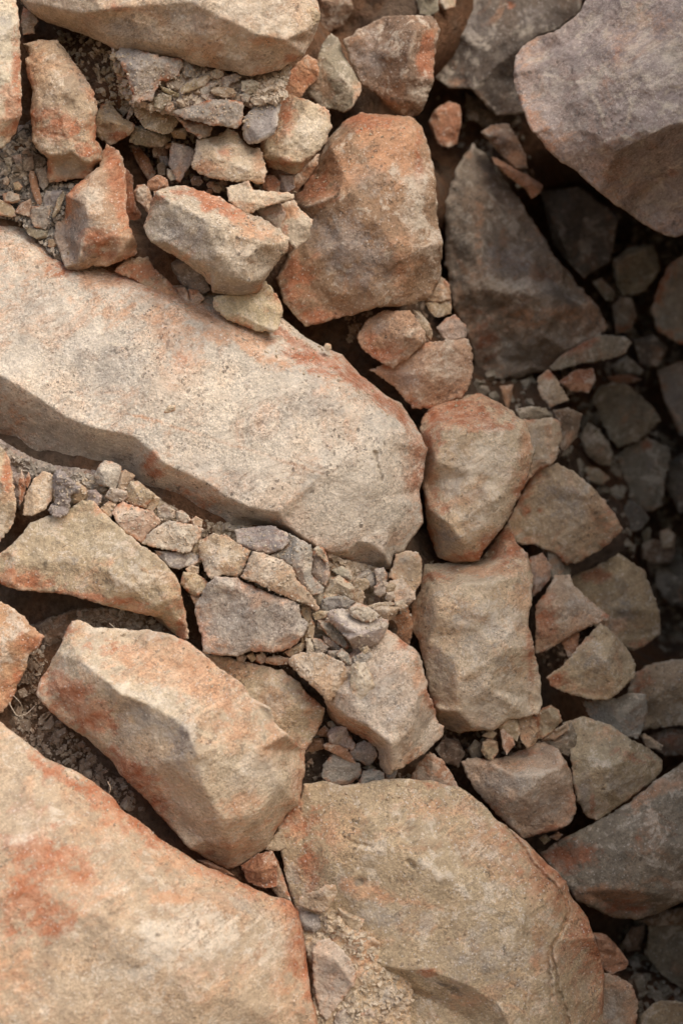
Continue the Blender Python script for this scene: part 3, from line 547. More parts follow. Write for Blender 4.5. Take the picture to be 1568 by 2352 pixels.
# ---------------------------------------------------------------- middle sized stones, right side
G1 = 'stones in the dark hollow on the right'
R('rock', 'tan stone with a rusty left side right of the squarish block', -130, '1229,1391 1259,1351 1274,1321 1309,1321 1314,1341 1349,1376 1399,1416 1395,1425 1359,1436 1324,1451 1284,1476 1254,1496 1229,1501', '1295,1335,40 1286,1352,70 1271,1391,85 1277,1446,70|1330,1395,60', 'tan', 'r 1250 1420 26 60 .7;r 1395 1414 14 8 .7;g 1320 1400 40 30 .6;c 1305 1340 14 16 .5')
R('stone', 'tiny orange splinter between the rusty sided stone and the triangular stone', -110, '1291,1476 1314,1451 1329,1456 1324,1491 1306,1511', '', 'orange')
R('rock', 'triangular tan stone with an orange left tip', -110, '1379,1431 1409,1456 1439,1491 1459,1526 1456,1556 1419,1591 1399,1606 1359,1608 1309,1596 1264,1576 1254,1556 1294,1526 1324,1491 1349,1461', '1375,1470,60 1390,1520,85 1410,1560,80|1320,1550,60 1380,1580,60|1440,1530,45', 'tan', 'r 1275 1560 40 20 .8;o 1310 1585 60 10 .6 8;g 1360 1530 40 40 .6')
R('rock', 'large dim tan rock behind the triangular stone', -330, '1300,1330 1359,1306 1419,1271 1449,1291 1479,1311 1494,1351 1514,1406 1516,1456 1484,1481 1454,1496 1400,1470 1330,1410', '1370,1330,50 1430,1320,80 1470,1400,90 1480,1450,60|1400,1400,80', 'ochre', 'r 1360 1320 40 20 .7;r 1480 1480 40 12 .6;g 1430 1390 40 50 .5;o 1420 1440 50 30 .4')
R('rock', 'wide flat tan slab leaning below the hollow', -240, '1165,1200 1190,1150 1215,1100 1245,1070 1280,1065 1310,1080 1340,1100 1380,1140 1410,1180 1428,1215 1425,1225 1380,1260 1330,1290 1300,1297 1270,1270 1220,1250 1180,1250', '1210,1150,60 1270,1100,80 1340,1140,90 1400,1200,80|1250,1220,70 1310,1270,70 1380,1240,60', 'tan', 'g 1300 1150 60 50 .6;r 1205 1170 14 12 .8;r 1235 1170 10 8 .6;o 1380 1200 40 40 .5;p 1260 1130 40 30 .5;o 1400 1150 20 40 .5')
R('stone', 'pinkish stone squeezed against the right side of the red top edge', -140, '1215,1285 1219,1281 1244,1273 1264,1301 1259,1331 1239,1356 1224,1368 1216,1340', '', 'pink', 'o 1240 1300 20 30 .6')
R('stone', 'brown stone behind the pinkish squeezed stone', -220, '1250,1260 1290,1275 1308,1310 1300,1330 1270,1340 1255,1310', '', 'olive', 'o 1280 1300 20 20 .5')
R('rock', 'grey brown rock directly right of the rounded cream boulder', -190, '1190,960 1209,966 1264,958 1286,968 1289,1003 1279,1053 1264,1068 1234,1083 1205,1110 1185,1090', '1230,980,40 1262,975,55 1270,1020,50 1240,1060,40', 'tan', 'o 1262 1000 12 40 .5;g 1225 1000 20 40 .5;o 1270 1050 20 20 .5')
R('stone', 'flat dark stone lying on the grey brown rock', -215, '1185,940 1220,935 1250,938 1268,955 1230,966 1195,962', '', 'olive')
R('stone', 'leaning brown stone right of the grey brown rock', -320, '1269,945 1304,938 1334,953 1324,998 1299,1033 1286,1033 1290,988', '1315,958,30 1312,995,25', 'brown', 'o 1310 1010 14 20 .6')
R('stone', 'upright tan stone, brightest of those in the hollow', -330, '1236,868 1259,850 1274,868 1289,893 1304,918 1264,933 1244,913 1236,893', '1258,870,25 1262,905,30', 'tan', 'r 1258 862 16 12 .7')
R('stone', 'rusty stone right of the upright tan stone', -400, '1284,878 1319,853 1359,848 1366,873 1349,900 1314,898', '1300,882,25 1345,880,28', 'rust', 'o 1320 888 30 10 .8')
R('stone', 'small orange wedge under the tall pointed rock', -350, '1148,888 1177,885 1172,915 1165,940 1155,915', '', 'orange')
R('stone', 'little grey pebble beside the small orange wedge', -350, '1085,895 1100,886 1118,888 1122,900 1105,912 1088,908', '', 'olive')
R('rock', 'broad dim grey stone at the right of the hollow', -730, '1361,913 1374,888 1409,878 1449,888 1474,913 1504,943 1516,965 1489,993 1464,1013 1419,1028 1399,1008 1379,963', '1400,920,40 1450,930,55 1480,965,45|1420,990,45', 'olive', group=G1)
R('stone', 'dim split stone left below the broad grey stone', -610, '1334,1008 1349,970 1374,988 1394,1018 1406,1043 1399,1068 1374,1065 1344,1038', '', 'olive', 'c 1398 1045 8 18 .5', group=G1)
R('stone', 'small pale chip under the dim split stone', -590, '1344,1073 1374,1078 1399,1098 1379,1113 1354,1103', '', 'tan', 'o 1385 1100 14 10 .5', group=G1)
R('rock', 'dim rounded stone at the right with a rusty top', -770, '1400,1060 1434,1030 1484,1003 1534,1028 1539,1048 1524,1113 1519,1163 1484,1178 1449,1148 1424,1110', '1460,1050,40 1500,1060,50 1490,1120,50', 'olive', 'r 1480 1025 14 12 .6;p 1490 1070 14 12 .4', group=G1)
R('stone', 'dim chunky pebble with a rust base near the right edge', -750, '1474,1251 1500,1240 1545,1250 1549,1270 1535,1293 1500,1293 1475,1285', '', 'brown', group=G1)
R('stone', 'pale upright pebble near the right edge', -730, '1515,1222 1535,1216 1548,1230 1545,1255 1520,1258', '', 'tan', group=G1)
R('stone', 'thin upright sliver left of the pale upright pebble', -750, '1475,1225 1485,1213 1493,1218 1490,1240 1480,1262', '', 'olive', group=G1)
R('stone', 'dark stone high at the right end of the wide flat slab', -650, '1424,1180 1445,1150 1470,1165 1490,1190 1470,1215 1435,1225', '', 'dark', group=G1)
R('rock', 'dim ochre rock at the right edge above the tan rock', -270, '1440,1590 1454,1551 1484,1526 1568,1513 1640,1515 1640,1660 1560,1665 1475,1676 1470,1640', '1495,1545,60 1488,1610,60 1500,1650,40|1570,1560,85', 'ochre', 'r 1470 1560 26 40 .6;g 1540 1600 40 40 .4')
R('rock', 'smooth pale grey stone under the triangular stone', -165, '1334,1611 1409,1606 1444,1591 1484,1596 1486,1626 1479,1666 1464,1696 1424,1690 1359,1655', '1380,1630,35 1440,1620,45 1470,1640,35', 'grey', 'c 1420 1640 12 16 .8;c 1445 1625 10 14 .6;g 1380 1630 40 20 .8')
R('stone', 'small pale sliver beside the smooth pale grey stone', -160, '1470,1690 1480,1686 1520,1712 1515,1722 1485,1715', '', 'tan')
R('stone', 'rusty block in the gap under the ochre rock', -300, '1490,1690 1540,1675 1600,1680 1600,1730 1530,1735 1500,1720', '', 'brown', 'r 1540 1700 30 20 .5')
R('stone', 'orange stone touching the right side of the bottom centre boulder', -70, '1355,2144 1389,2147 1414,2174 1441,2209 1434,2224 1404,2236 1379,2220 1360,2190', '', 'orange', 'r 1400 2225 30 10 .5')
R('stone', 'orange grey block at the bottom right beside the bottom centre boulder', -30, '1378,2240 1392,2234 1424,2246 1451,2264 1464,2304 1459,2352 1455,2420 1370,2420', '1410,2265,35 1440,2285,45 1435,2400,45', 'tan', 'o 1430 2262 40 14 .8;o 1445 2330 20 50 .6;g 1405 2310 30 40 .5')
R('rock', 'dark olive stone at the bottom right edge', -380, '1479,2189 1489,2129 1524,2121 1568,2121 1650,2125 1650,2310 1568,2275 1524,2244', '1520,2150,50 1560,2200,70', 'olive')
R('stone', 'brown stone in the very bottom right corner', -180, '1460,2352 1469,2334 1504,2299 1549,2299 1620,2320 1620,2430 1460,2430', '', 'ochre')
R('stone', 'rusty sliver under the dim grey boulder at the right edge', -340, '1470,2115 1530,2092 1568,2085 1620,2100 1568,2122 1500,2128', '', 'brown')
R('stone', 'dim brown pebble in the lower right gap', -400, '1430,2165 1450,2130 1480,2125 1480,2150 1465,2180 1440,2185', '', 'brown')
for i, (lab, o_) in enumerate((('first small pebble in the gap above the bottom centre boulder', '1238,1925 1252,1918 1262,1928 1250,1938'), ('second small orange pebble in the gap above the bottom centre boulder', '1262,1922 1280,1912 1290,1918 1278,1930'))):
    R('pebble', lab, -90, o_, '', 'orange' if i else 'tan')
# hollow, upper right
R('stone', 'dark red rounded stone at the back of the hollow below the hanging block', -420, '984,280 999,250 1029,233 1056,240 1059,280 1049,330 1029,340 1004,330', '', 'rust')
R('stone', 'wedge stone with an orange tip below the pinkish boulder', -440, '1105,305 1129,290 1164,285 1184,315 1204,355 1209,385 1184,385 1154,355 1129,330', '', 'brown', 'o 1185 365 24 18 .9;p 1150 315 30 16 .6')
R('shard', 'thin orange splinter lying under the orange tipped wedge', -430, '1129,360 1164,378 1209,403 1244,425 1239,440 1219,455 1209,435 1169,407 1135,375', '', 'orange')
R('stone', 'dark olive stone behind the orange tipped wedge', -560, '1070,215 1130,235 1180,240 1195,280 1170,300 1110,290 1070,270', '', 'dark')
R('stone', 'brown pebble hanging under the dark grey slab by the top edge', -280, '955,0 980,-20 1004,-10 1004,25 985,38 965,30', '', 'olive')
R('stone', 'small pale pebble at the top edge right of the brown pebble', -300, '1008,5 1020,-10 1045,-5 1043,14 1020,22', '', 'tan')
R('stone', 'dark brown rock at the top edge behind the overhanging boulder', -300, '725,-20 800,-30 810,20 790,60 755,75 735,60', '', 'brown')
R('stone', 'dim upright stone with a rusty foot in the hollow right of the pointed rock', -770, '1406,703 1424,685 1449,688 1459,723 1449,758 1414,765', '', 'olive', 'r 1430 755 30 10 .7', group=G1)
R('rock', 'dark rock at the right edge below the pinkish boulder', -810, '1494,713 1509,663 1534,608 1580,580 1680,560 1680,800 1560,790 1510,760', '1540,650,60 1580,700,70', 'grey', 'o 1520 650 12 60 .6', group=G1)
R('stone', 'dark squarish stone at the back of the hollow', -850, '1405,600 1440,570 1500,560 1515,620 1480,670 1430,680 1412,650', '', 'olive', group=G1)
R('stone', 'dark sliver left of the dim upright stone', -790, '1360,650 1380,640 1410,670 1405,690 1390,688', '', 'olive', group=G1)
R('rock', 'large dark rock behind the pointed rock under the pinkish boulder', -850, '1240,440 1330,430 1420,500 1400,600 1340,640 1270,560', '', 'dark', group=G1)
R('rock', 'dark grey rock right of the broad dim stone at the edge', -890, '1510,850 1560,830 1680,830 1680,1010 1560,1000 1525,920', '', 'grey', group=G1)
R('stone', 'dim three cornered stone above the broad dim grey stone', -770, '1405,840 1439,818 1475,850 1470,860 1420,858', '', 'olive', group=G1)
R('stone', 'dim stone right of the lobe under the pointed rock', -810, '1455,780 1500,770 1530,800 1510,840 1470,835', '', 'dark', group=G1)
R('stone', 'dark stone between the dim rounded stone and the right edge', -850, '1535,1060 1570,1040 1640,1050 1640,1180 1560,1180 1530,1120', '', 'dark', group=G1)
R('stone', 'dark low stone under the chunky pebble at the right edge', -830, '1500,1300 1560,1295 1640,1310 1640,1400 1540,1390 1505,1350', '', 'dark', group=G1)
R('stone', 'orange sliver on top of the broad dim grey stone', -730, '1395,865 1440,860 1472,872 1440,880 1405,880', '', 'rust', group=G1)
# stones under the big brown boulder
R('stone', 'brown faceted stone under the big brown boulder', -30, '819,773 844,733 874,715 919,713 939,713 959,733 979,773 974,788 934,823 904,845 884,838 859,823 829,798', '850,745,45 922,722,65 930,770,80 915,825,50|860,790,50', 'warm', 'r 870 810 50 20 .7;p 870 750 30 20 .5;c 950 765 18 30 .5;r 845 780 22 20 .5', cat='stone')  # purple left and cream right tints paint shaded and lit facets
R('stone', 'larger stone with painted shaded and lit sides below the brown faceted stone', -70, '850,850 884,838 934,823 974,788 1014,783 1074,778 1084,803 1086,853 1079,883 1059,913 1024,923 984,938 949,938 929,918 904,888', '890,855,40 960,815,80 976,800,90 975,860,100 962,925,60|1040,800,80 1060,870,70', 'warm', 'c 1030 840 50 40 .5;p 930 870 40 24 .6;r 950 930 20 14 .6;o 1060 880 30 40 .4')  # purple stands for shade on the left, cream for light on the right
R('stone', 'small pale stone on top of the larger stone', -50, '1004,753 1024,733 1044,725 1067,748 1069,773 1049,790 1024,783', '', 'pink', 'o 1035 755 8 14 .6')
R('stone', 'crumbly pale stone at the right foot of the big brown boulder', -40, '979,633 1004,630 1029,653 1034,688 1005,692 985,690 960,690 950,680 965,665', '', 'tan', mat='crumb')
R('stone', 'lower crumbly stone at the right foot of the big brown boulder', -38, '975,694 1005,693 1034,690 1034,720 1004,728 990,718', '', 'tan', mat='crumb')
R('shard', 'thin leaning shard right of the brown faceted stone', -20, '949,713 964,718 984,743 991,763 989,780 980,773 958,745', '', 'tan')
R('stone', 'brown stone filling the gap left of the brown faceted stone', -150, '790,740 830,722 850,735 830,765 800,790 785,770', '', 'brown')

# stones between the two tall boulders and right of the upper rubble
R('stone', 'bright orange stone between the overhanging boulder and the olive stone', -60, '650,205 655,180 680,150 705,128 725,140 731,165 728,180 705,200 690,222 665,222', '680,170,35 700,155,40 705,190,30', 'orange', 'r 690 180 40 30 .6')
R('rock', 'pale orange block jutting right below the overhanging boulder', 85, '600,340 597,330 610,270 640,228 665,217 700,227 725,237 755,255 758,285 762,290 750,325 725,355 700,370 695,395 675,400 640,390 617,385 607,360', '610,330,65 630,358,85 660,372,90 690,372,80|650,240,40 700,260,75 735,300,70|660,310,95|640,384,40 675,388,40', 'cream', 'r 655 265 24 40 .8;o 630 310 20 24 .6;r 640 375 40 12 .6;c 715 300 40 40 .6;g 735 320 10 30 .5')
R('stone', 'orange stone under the right end of the pale orange block', -30, '670,415 690,395 725,358 733,355 728,380 700,420 680,440', '', 'orange')
R('stone', 'red crumbled stone below the pale orange block', 90, '605,425 612,402 630,405 642,420 640,440 620,445 603,432', '', 'orange', 'r 620 420 20 20 .6', mat='crumb')
R('stone', 'small pink stone right of the red crumbled stone', 80, '640,400 672,402 676,430 660,442 642,432', '', 'pink')
R('shard', 'white wedge shaped stone above the grey block with a rust top', 190, '520,430 545,424 570,415 580,435 625,440 675,445 675,458 650,465 625,470 595,480 570,492 550,485 525,460', '530,445,20 575,450,30 640,455,25', 'cream', 'o 570 480 30 12 .7;o 540 470 20 12 .5')
R('stone', 'pink stone behind the white wedge shaped stone', 150, '590,482 640,462 655,490 648,520 640,528 600,500', '', 'pink', 'r 625 490 26 12 .5')
R('stone', 'crooked pale stone at the right end of the grey block with a rust top', 130, '645,470 675,460 690,485 717,505 710,530 712,545 680,570 660,550 640,527 647,500', '670,480,25 690,515,35 680,550,25', 'cream', 'o 665 490 24 18 .8;r 655 525 10 20 .5')
R('stone', 'tan block with an orange left end under the upper rubble', 135, '440,385 445,360 452,322 500,312 525,295 545,305 555,320 575,340 597,340 602,360 612,390 605,420 595,425 575,415 540,417 500,412 460,400', '453,372,45 500,366,65 520,366,72 570,390,72 603,400,45|520,306,35 516,345,60 520,366,72|560,335,45', 'cream', 'o 480 385 40 14 .8;p 455 365 14 20 .7;r 520 350 30 14 .5;o 590 370 16 30 .6;c 560 385 30 14 .6', cat='stone')
R('stone', 'smooth purple grey stone leaning on the pale orange block', 175, '615,226 636,231 645,242 638,265 637,290 628,308 597,328 572,331 559,316 557,295 562,270 580,249', '632,240,30 628,290,40 598,316,40 570,322,30|580,270,30', 'purple', 'p 600 280 40 40 .8;c 600 323 30 6 .6 -25;c 638 262 5 40 .6', mat='smooth')
R('stone', 'long olive grey block in the middle of the upper rubble', 200, '396,259 421,247 442,242 472,231 493,229 528,229 554,234 559,244 559,265 554,282 546,295 526,293 506,288 483,288 462,280 439,277 419,272', '420,255,20 480,240,35 540,242,35|440,268,30 510,278,38 548,280,28', 'grey', 'o 500 255 30 20 .4;g 450 262 30 14 .5', mat='speck')
R('stone', 'grey lobe under the left end of the olive grey block', 170, '396,262 420,275 440,280 465,283 486,292 480,312 458,318 448,308 432,300 420,285', '', 'grey', mat='crumb')
R('stone', 'large grey block with a clay covered left face under the overhanging boulder', 182, '265,126 276,108 304,107 319,116 355,125 391,134 419,136 420,151 411,174 393,181 365,190 363,202 355,213 350,230 319,236 304,238 305,212 299,202 291,172 278,146', '318,120,40 320,160,58 316,190,56 308,215,48|360,140,55 400,150,40|340,200,40', 'grey', 'p 295 145 20 50 1.0', cat='stone')
R('shard', 'flat ochre shard on the upper rubble', 210, '414,208 427,193 447,182 478,174 484,179 470,196 452,203 424,214', '', 'ochre')
R('shard', 'thin ochre sliver left of the flat ochre shard', 200, '368,197 378,200 400,211 429,220 425,224 395,219 375,208', '', 'ochre')
R('shard', 'rounded ochre plate right of the flat ochre shard', 212, '485,208 495,200 520,202 535,204 541,212 538,222 515,223 490,216', '', 'ochre')
R('stone', 'ochre block below the large grey block', 120, '309,241 330,236 345,241 375,258 396,261 411,274 396,302 375,307 355,299 335,294 322,276 312,264', '325,260,25 360,280,42 395,285,25', 'ochre', 'c 365 280 20 10 .4')
R('stone', 'muddy brown lump under the ochre block', 85, '300,325 308,290 325,290 360,303 395,305 390,322 372,335 345,337 330,332 312,332', '', 'olive', mat='crumb')
R('pebble', 'squat tan pebble right of the ochre block', 110, '395,302 405,295 425,296 429,308 425,318 400,316', '', 'ochre')
R('stone', 'tan block with an orange lower side right of the tall tan slab', 85, '222,271 233,243 250,237 263,251 284,275 304,281 309,292 299,307 268,325 253,332 243,325 228,315 220,294', '228,285,30 262,280,48 300,292,38|250,250,25 258,270,40|250,315,25', 'tan', 'r 275 315 30 12 .9;g 250 260 16 18 .6;k 240 318 18 10 .6')
R('stone', 'round olive stone above the tan block with an orange lower side', 80, '265,235 280,220 300,218 304,235 297,255 284,264 272,250', '', 'olive')
R('shard', 'pale sliver leaning on the round olive stone', 100, '305,236 309,238 305,258 295,276 290,277 297,255', '', 'pale')
R('pebble', 'small orange pebble left of the round olive stone', 75, '232,212 245,206 253,210 250,228 235,233', '', 'orange')
R('shard', 'olive splinter beside the small orange pebble', 75, '255,200 267,205 262,225 256,233 252,222', '', 'olive')
R('stone', 'brown block in the shade right of the top of the tall tan slab', 50, '206,164 222,155 263,153 271,164 273,182 268,195 243,200 225,210 212,195', '222,175,25 245,182,38 265,170,25', 'ochre', 'r 225 195 18 14 .5')
R('stone', 'reddish stone in the shadow left of the brown block', 10, '171,130 198,130 200,164 185,166 173,150', '', 'brown')
for lab, o_, zc, tn in (('leftmost dark clod under the overhanging boulder', '147,80 160,76 168,90 163,100 150,98', 10, 'olive'), ('second dark clod under the overhanging boulder', '182,88 200,83 212,90 208,105 188,105', 25, 'olive'),
                    ('third dark clod under the overhanging boulder', '197,108 218,103 230,112 226,126 205,126', 40, 'olive'), ('lowest dark clod under the overhanging boulder, beside the clay', '205,130 225,121 262,126 262,148 230,152 208,150', 45, 'grey')):
    R('clod', lab, zc, o_, '', tn, mat='clay' if tn == 'grey' else 'rock')
R('shard', 'rust brown blade standing in the dark slot below the muddy lump', 10, '302,335 320,338 340,365 357,397 350,412 342,415 325,385 310,360', '312,345,8 335,380,18 348,408,14', 'rust', 'o 330 375 12 30 .5')
R('stone', 'brown lump at the top of the dark slot', 50, '352,345 362,334 380,332 385,345 384,357 370,362 354,360', '', 'brown')
R('stone', 'second brown lump in the dark slot', 45, '366,360 385,358 388,372 383,380 372,376', '', 'purple')
R('stone', 'third brown lump in the dark slot, the lowest', 50, '362,380 372,374 380,380 380,402 365,400', '', 'brown')
R('pebble', 'orange chip on the upper brown lumps', 75, '381,331 397,329 399,337 383,341', '', 'orange')
R('shard', 'upright pinkish grey shard right of the dark slot', 80, '396,328 425,335 445,345 442,370 425,395 415,417 407,415 400,395 390,380 392,350', '418,345,32 412,385,28', 'pink', 'p 400 365 10 30 .6;o 412 400 10 20 .5')
R('pebble', 'pale pebble at the foot of the upright pinkish shard', 90, '386,390 402,390 404,410 392,416 385,405', '', 'pale')
R('pebble', 'orange rounded stone at the corner of the grey block with a rust top', 120, '341,417 358,405 368,404 383,413 386,427 372,436 350,438 341,430', '', 'orange')
R('pebble', 'flat chip under the orange rounded stone', 150, '355,440 385,433 388,438 370,447 356,449', '', 'warm')
R('pebble', 'flaky nodule with a white split face left of the grey block', 130, '310,440 318,428 332,425 343,437 347,455 349,480 340,488 328,468 315,458', '', 'warm', 'c 325 447 12 16 1.0', mat='crumb', rough=2)
for i, (x, y, r_) in enumerate(((485, 425, 8), (500, 433, 10), (482, 440, 6), (513, 421, 7), (452, 416, 12))):
    R('pebble', ('first', 'second', 'third', 'fourth', 'leftmost')[i] + ' of the brown crumbs below the tan block with an orange left end', 120,
      ' '.join('%.1f,%.1f' % (x + r_ * math.cos(a) * 1.1, y + r_ * math.sin(a) * 0.9) for a in (0.2, 1.2, 2.3, 3.3, 4.3, 5.3)), '', ('warm', 'tan', 'rust', 'brown', 'brown')[i])

# on the long slab
R('stone', 'cracked rust brown plate lying on top of the long slab', 105, '262,622 290,595 340,590 355,618 380,638 400,663 415,688 414,701 395,705 370,690 345,668 320,648 290,635', '300,610,22 350,640,25 390,680,22', 'warm', 'r 330 625 50 25 .8;o 380 670 30 20 .6')
R('stone', 'small brown piece right of the cracked plate', 108, '407,663 425,662 432,675 438,700 420,702', '', 'warm')
R('stone', 'orange piece wedged right of the small brown piece', 108, '435,665 455,668 468,685 455,698 440,698', '', 'orange')
R('stone', 'dark olive stone under the grey block with a rust top', 80, '390,600 425,595 450,615 470,638 482,663 470,673 445,668 420,653 400,633', '', 'olive')
R('stone', 'tan stone on the slab under the grey block with a rust top', 115, '490,683 540,672 595,665 607,643 625,663 640,683 650,713 645,738 630,763 590,760 555,748 520,733 502,718 490,703', '540,700,35 600,690,50 630,710,45|560,735,30 620,745,30', 'cream', 'r 615 715 14 14 .5;o 530 730 40 12 .4;g 520 690 20 14 .5')
R('pebble', 'tiny pale pebble on the edge of the long slab', 75, '745,796 750,790 758,792 760,800 752,805', '', 'tan')
R('shard', 'little flake stuck on the face of the long slab', 222, '376,948 388,933 402,932 400,942 388,948', '', 'cream')

for lab, o_, zc, tn in (
  ('small grey wedge right of the large grey block in the upper rubble', '420,150 436,148 448,160 446,176 428,178 418,168', 200, 'grey'),
  ('rounded grey lump under the boulder edge in the upper rubble', '484,168 498,158 512,162 514,174 500,180 486,178', 205, 'pale'),
  ('grey wedge above the rounded ochre plate', '512,178 540,170 554,174 548,184 530,190 522,204 512,198', 205, 'grey'),
  ('grey plate between the two ochre shards', '462,205 480,192 498,190 488,206 474,216 464,216', 204, 'grey'),
  ('pale crust left of the smooth purple grey stone', '556,188 575,184 598,190 592,206 572,216 556,208', 205, 'pale'),
  ('round dark grit lump above the smooth purple grey stone', '555,218 566,214 574,222 570,236 558,236', 208, 'grey'),
  ('tan lump below the thin ochre sliver', '354,225 372,214 392,222 392,240 374,250 356,246', 196, 'olive'),
  ('orange brown crumb left of the olive grey block', '384,240 396,236 400,250 390,258 380,252', 200, 'warm'),
  ('broad grey plate left of the flat ochre shard', '384,190 408,180 416,188 410,204 398,206 386,200', 200, 'grey')):
    R('stone', lab, zc, o_, '', tn, mat='crumb', dome=10)

# ---------------------------------------------------------------- rubble under the long slab
G2 = 'broken stones in the rubble below the long slab'
R('stone', 'tan stone at the left end of the rubble under the long slab', 180, '55,1180 60,1140 80,1100 100,1085 122,1092 127,1115 118,1145 105,1168 75,1183', '80,1120,25 105,1110,30 100,1150,28', 'tan', 'c 110 1105 14 20 .4')
R('clod', 'knobbly mauve clay lump beside the tan stone', 205, '125,1089 141,1078 154,1097 184,1121 179,1132 161,1138 159,1166 154,1178 138,1186 123,1183 115,1176 115,1163 128,1158 125,1117', '', 'purple', mat='crumb', rough=2.2, st='p 145 1130 40 50 .9', jag=2)
R('rock', 'tan rock with a rust side cut by the left edge under the long slab', 170, '-40,1015 10,1030 22,1052 28,1085 33,1120 38,1165 32,1195 20,1220 0,1245 -40,1240', '5,1060,30 15,1130,45 5,1200,35', 'tan', 'r 20 1080 14 40 .9')
R('shard', 'thin red splinter between the left edge rock and the tan stone', 165, '44,1110 50,1080 56,1095 58,1125 52,1150 45,1160', '', 'rust')
R('shard', 'second thin red splinter, the lower one', 165, '58,1105 66,1085 70,1100 64,1120', '', 'rust')
R('stone', 'tan fragment right of the mauve clay lump', 180, '165,1120 178,1108 198,1122 199,1133 190,1150 170,1155 163,1140', '', 'tan', group=G2)
R('stone', 'dark pink fragment in the corner right of the tan fragment', 180, '203,1128 220,1126 233,1140 230,1155 222,1163 205,1150', '', 'purple', group=G2)
R('stone', 'chunky grey chip stuck under the slab, second from the left', 180, '220,1090 228,1070 240,1060 255,1060 277,1072 278,1085 272,1110 266,1122 250,1117 225,1112', '', 'grey', group=G2)
R('stone', 'notched chip touching the chunky grey chip', 185, '279,1085 288,1080 310,1093 302,1102 293,1115 285,1127 272,1119', '', 'tan', group=G2)
R('stone', 'pale fragment below the chunky grey chip', 195, '243,1140 255,1122 290,1128 294,1143 280,1150 265,1153', '', 'pale', group=G2)
R('stone', 'squarish tan fragment right of the pale fragment', 190, '290,1127 300,1108 315,1106 330,1118 355,1135 345,1150 332,1165 310,1160 290,1150', '', 'tan', group=G2)
R('stone', 'narrow fragment at the right of the squarish tan fragment', 185, '333,1166 355,1137 366,1145 362,1160 352,1173', '', 'tan', group=G2)
R('stone', 'small corner fragment under the pale fragment', 190, '232,1168 250,1152 268,1155 262,1170 256,1187 243,1178', '', 'tan', group=G2)
R('stone', 'wide tan plate bordering the crack above the tan slab', 205, '258,1178 268,1160 282,1152 300,1160 330,1170 350,1175 368,1195 370,1200 345,1220 335,1238 328,1248 310,1238 290,1222 268,1200', '285,1180,16 330,1200,20 320,1230,14', 'tan', 'o 320 1240 20 8 .4')
R('stone', 'fan shaped pale stone right of the wide tan plate', 210, '328,1248 340,1228 355,1215 375,1203 390,1196 420,1200 450,1207 467,1215 460,1235 448,1250 437,1268 420,1270 390,1263 350,1257', '360,1235,18 410,1225,26 435,1245,18', 'pale', 'o 360 1225 26 14 .3;c 420 1220 16 14 .5')
R('stone', 'flat grey sliver under the fan shaped stone', 205, '357,1265 385,1268 420,1272 428,1285 425,1300 410,1307 390,1300 370,1285', '', 'purple', 'o 365 1270 10 8 .5', group=G2)
R('stone', 'small grey stone at the end of the flat grey sliver', 205, '424,1275 440,1271 456,1275 455,1290 440,1300 428,1300', '', 'grey', group=G2)
R('stone', 'grey chip above the left shoulder of the fan shaped stone', 190, '363,1170 378,1158 400,1172 398,1190 380,1196 365,1188', '', 'grey', group=G2)
R('stone', 'twin chip above the fan shaped stone', 190, '404,1175 418,1173 432,1185 438,1195 425,1200 408,1195', '', 'grey', group=G2)
R('stone', 'small chip above the right shoulder of the fan shaped stone', 193, '440,1195 450,1187 465,1195 462,1208 445,1208', '', 'tan', group=G2)
R('pebble', 'tan pebble in the crack left of the flat grey faced block', 220, '417,1340 423,1315 450,1318 468,1330 477,1340 475,1352 455,1366 438,1362 425,1350', '', 'tan')
R('shard', 'flake below the pebble in the crack', 215, '438,1368 460,1366 455,1392 447,1385', '', 'warm')
R('pebble', 'crumb on top of the pebble in the crack', 215, '428,1308 440,1300 456,1303 455,1316 440,1320', '', 'tan')
R('stone', 'grey tan block above the flat grey faced block', 205, '461,1241 489,1225 520,1231 550,1251 576,1266 571,1279 553,1320 543,1325 510,1320 484,1330 471,1312 460,1279 455,1254', '475,1265,25 500,1280,42 540,1295,44 565,1280,30|510,1245,35', 'tan', 'g 480 1295 22 22 .7;o 530 1310 30 10 .5;c 540 1280 24 14 .4', cat='stone')
R('stone', 'purple grey cracked slab under the middle of the long slab', 190, '540,1215 563,1213 604,1208 624,1205 642,1215 660,1223 665,1241 650,1261 619,1271 579,1264 543,1246', '560,1230,25 625,1220,35 635,1245,40 580,1250,35', 'purple', 'p 590 1230 50 24 .6', cracks='1.5,3 600,1212 590,1235 600,1255')
R('shard', 'long cream shard lying above the flat grey faced block', 245, '563,1307 579,1266 602,1271 622,1278 645,1284 673,1305 681,1330 696,1345 721,1373 734,1399 729,1405 711,1391 688,1384 663,1373 630,1358 604,1345 576,1335 553,1325', '568,1306,35 600,1326,42 640,1346,42 680,1366,34 715,1385,18|590,1280,38 650,1300,40 690,1350,34', 'cream', 'o 660 1368 50 8 .6 20;c 620 1300 40 20 .6;o 570 1320 20 10 .5')
R('shard', 'big grey shard with a dark left side under the long slab', 205, '665,1225 681,1236 714,1251 718,1284 714,1320 727,1335 744,1350 739,1363 719,1366 704,1353 693,1343 678,1320 670,1299 645,1284 622,1276 650,1261', '650,1270,15 680,1262,45 690,1300,55 706,1345,40|700,1262,40 715,1330,35', 'grey', 'c 705 1290 14 40 .6')
R('stone', 'narrow grey stone right of the big grey shard', 195, '719,1266 737,1259 749,1274 753,1297 756,1320 747,1345 732,1335 715,1315', '', 'grey')
R('shard', 'pale flake on top of the narrow grey stone', 220, '720,1262 730,1256 742,1260 752,1285 754,1297 742,1285 728,1272', '', 'pale')
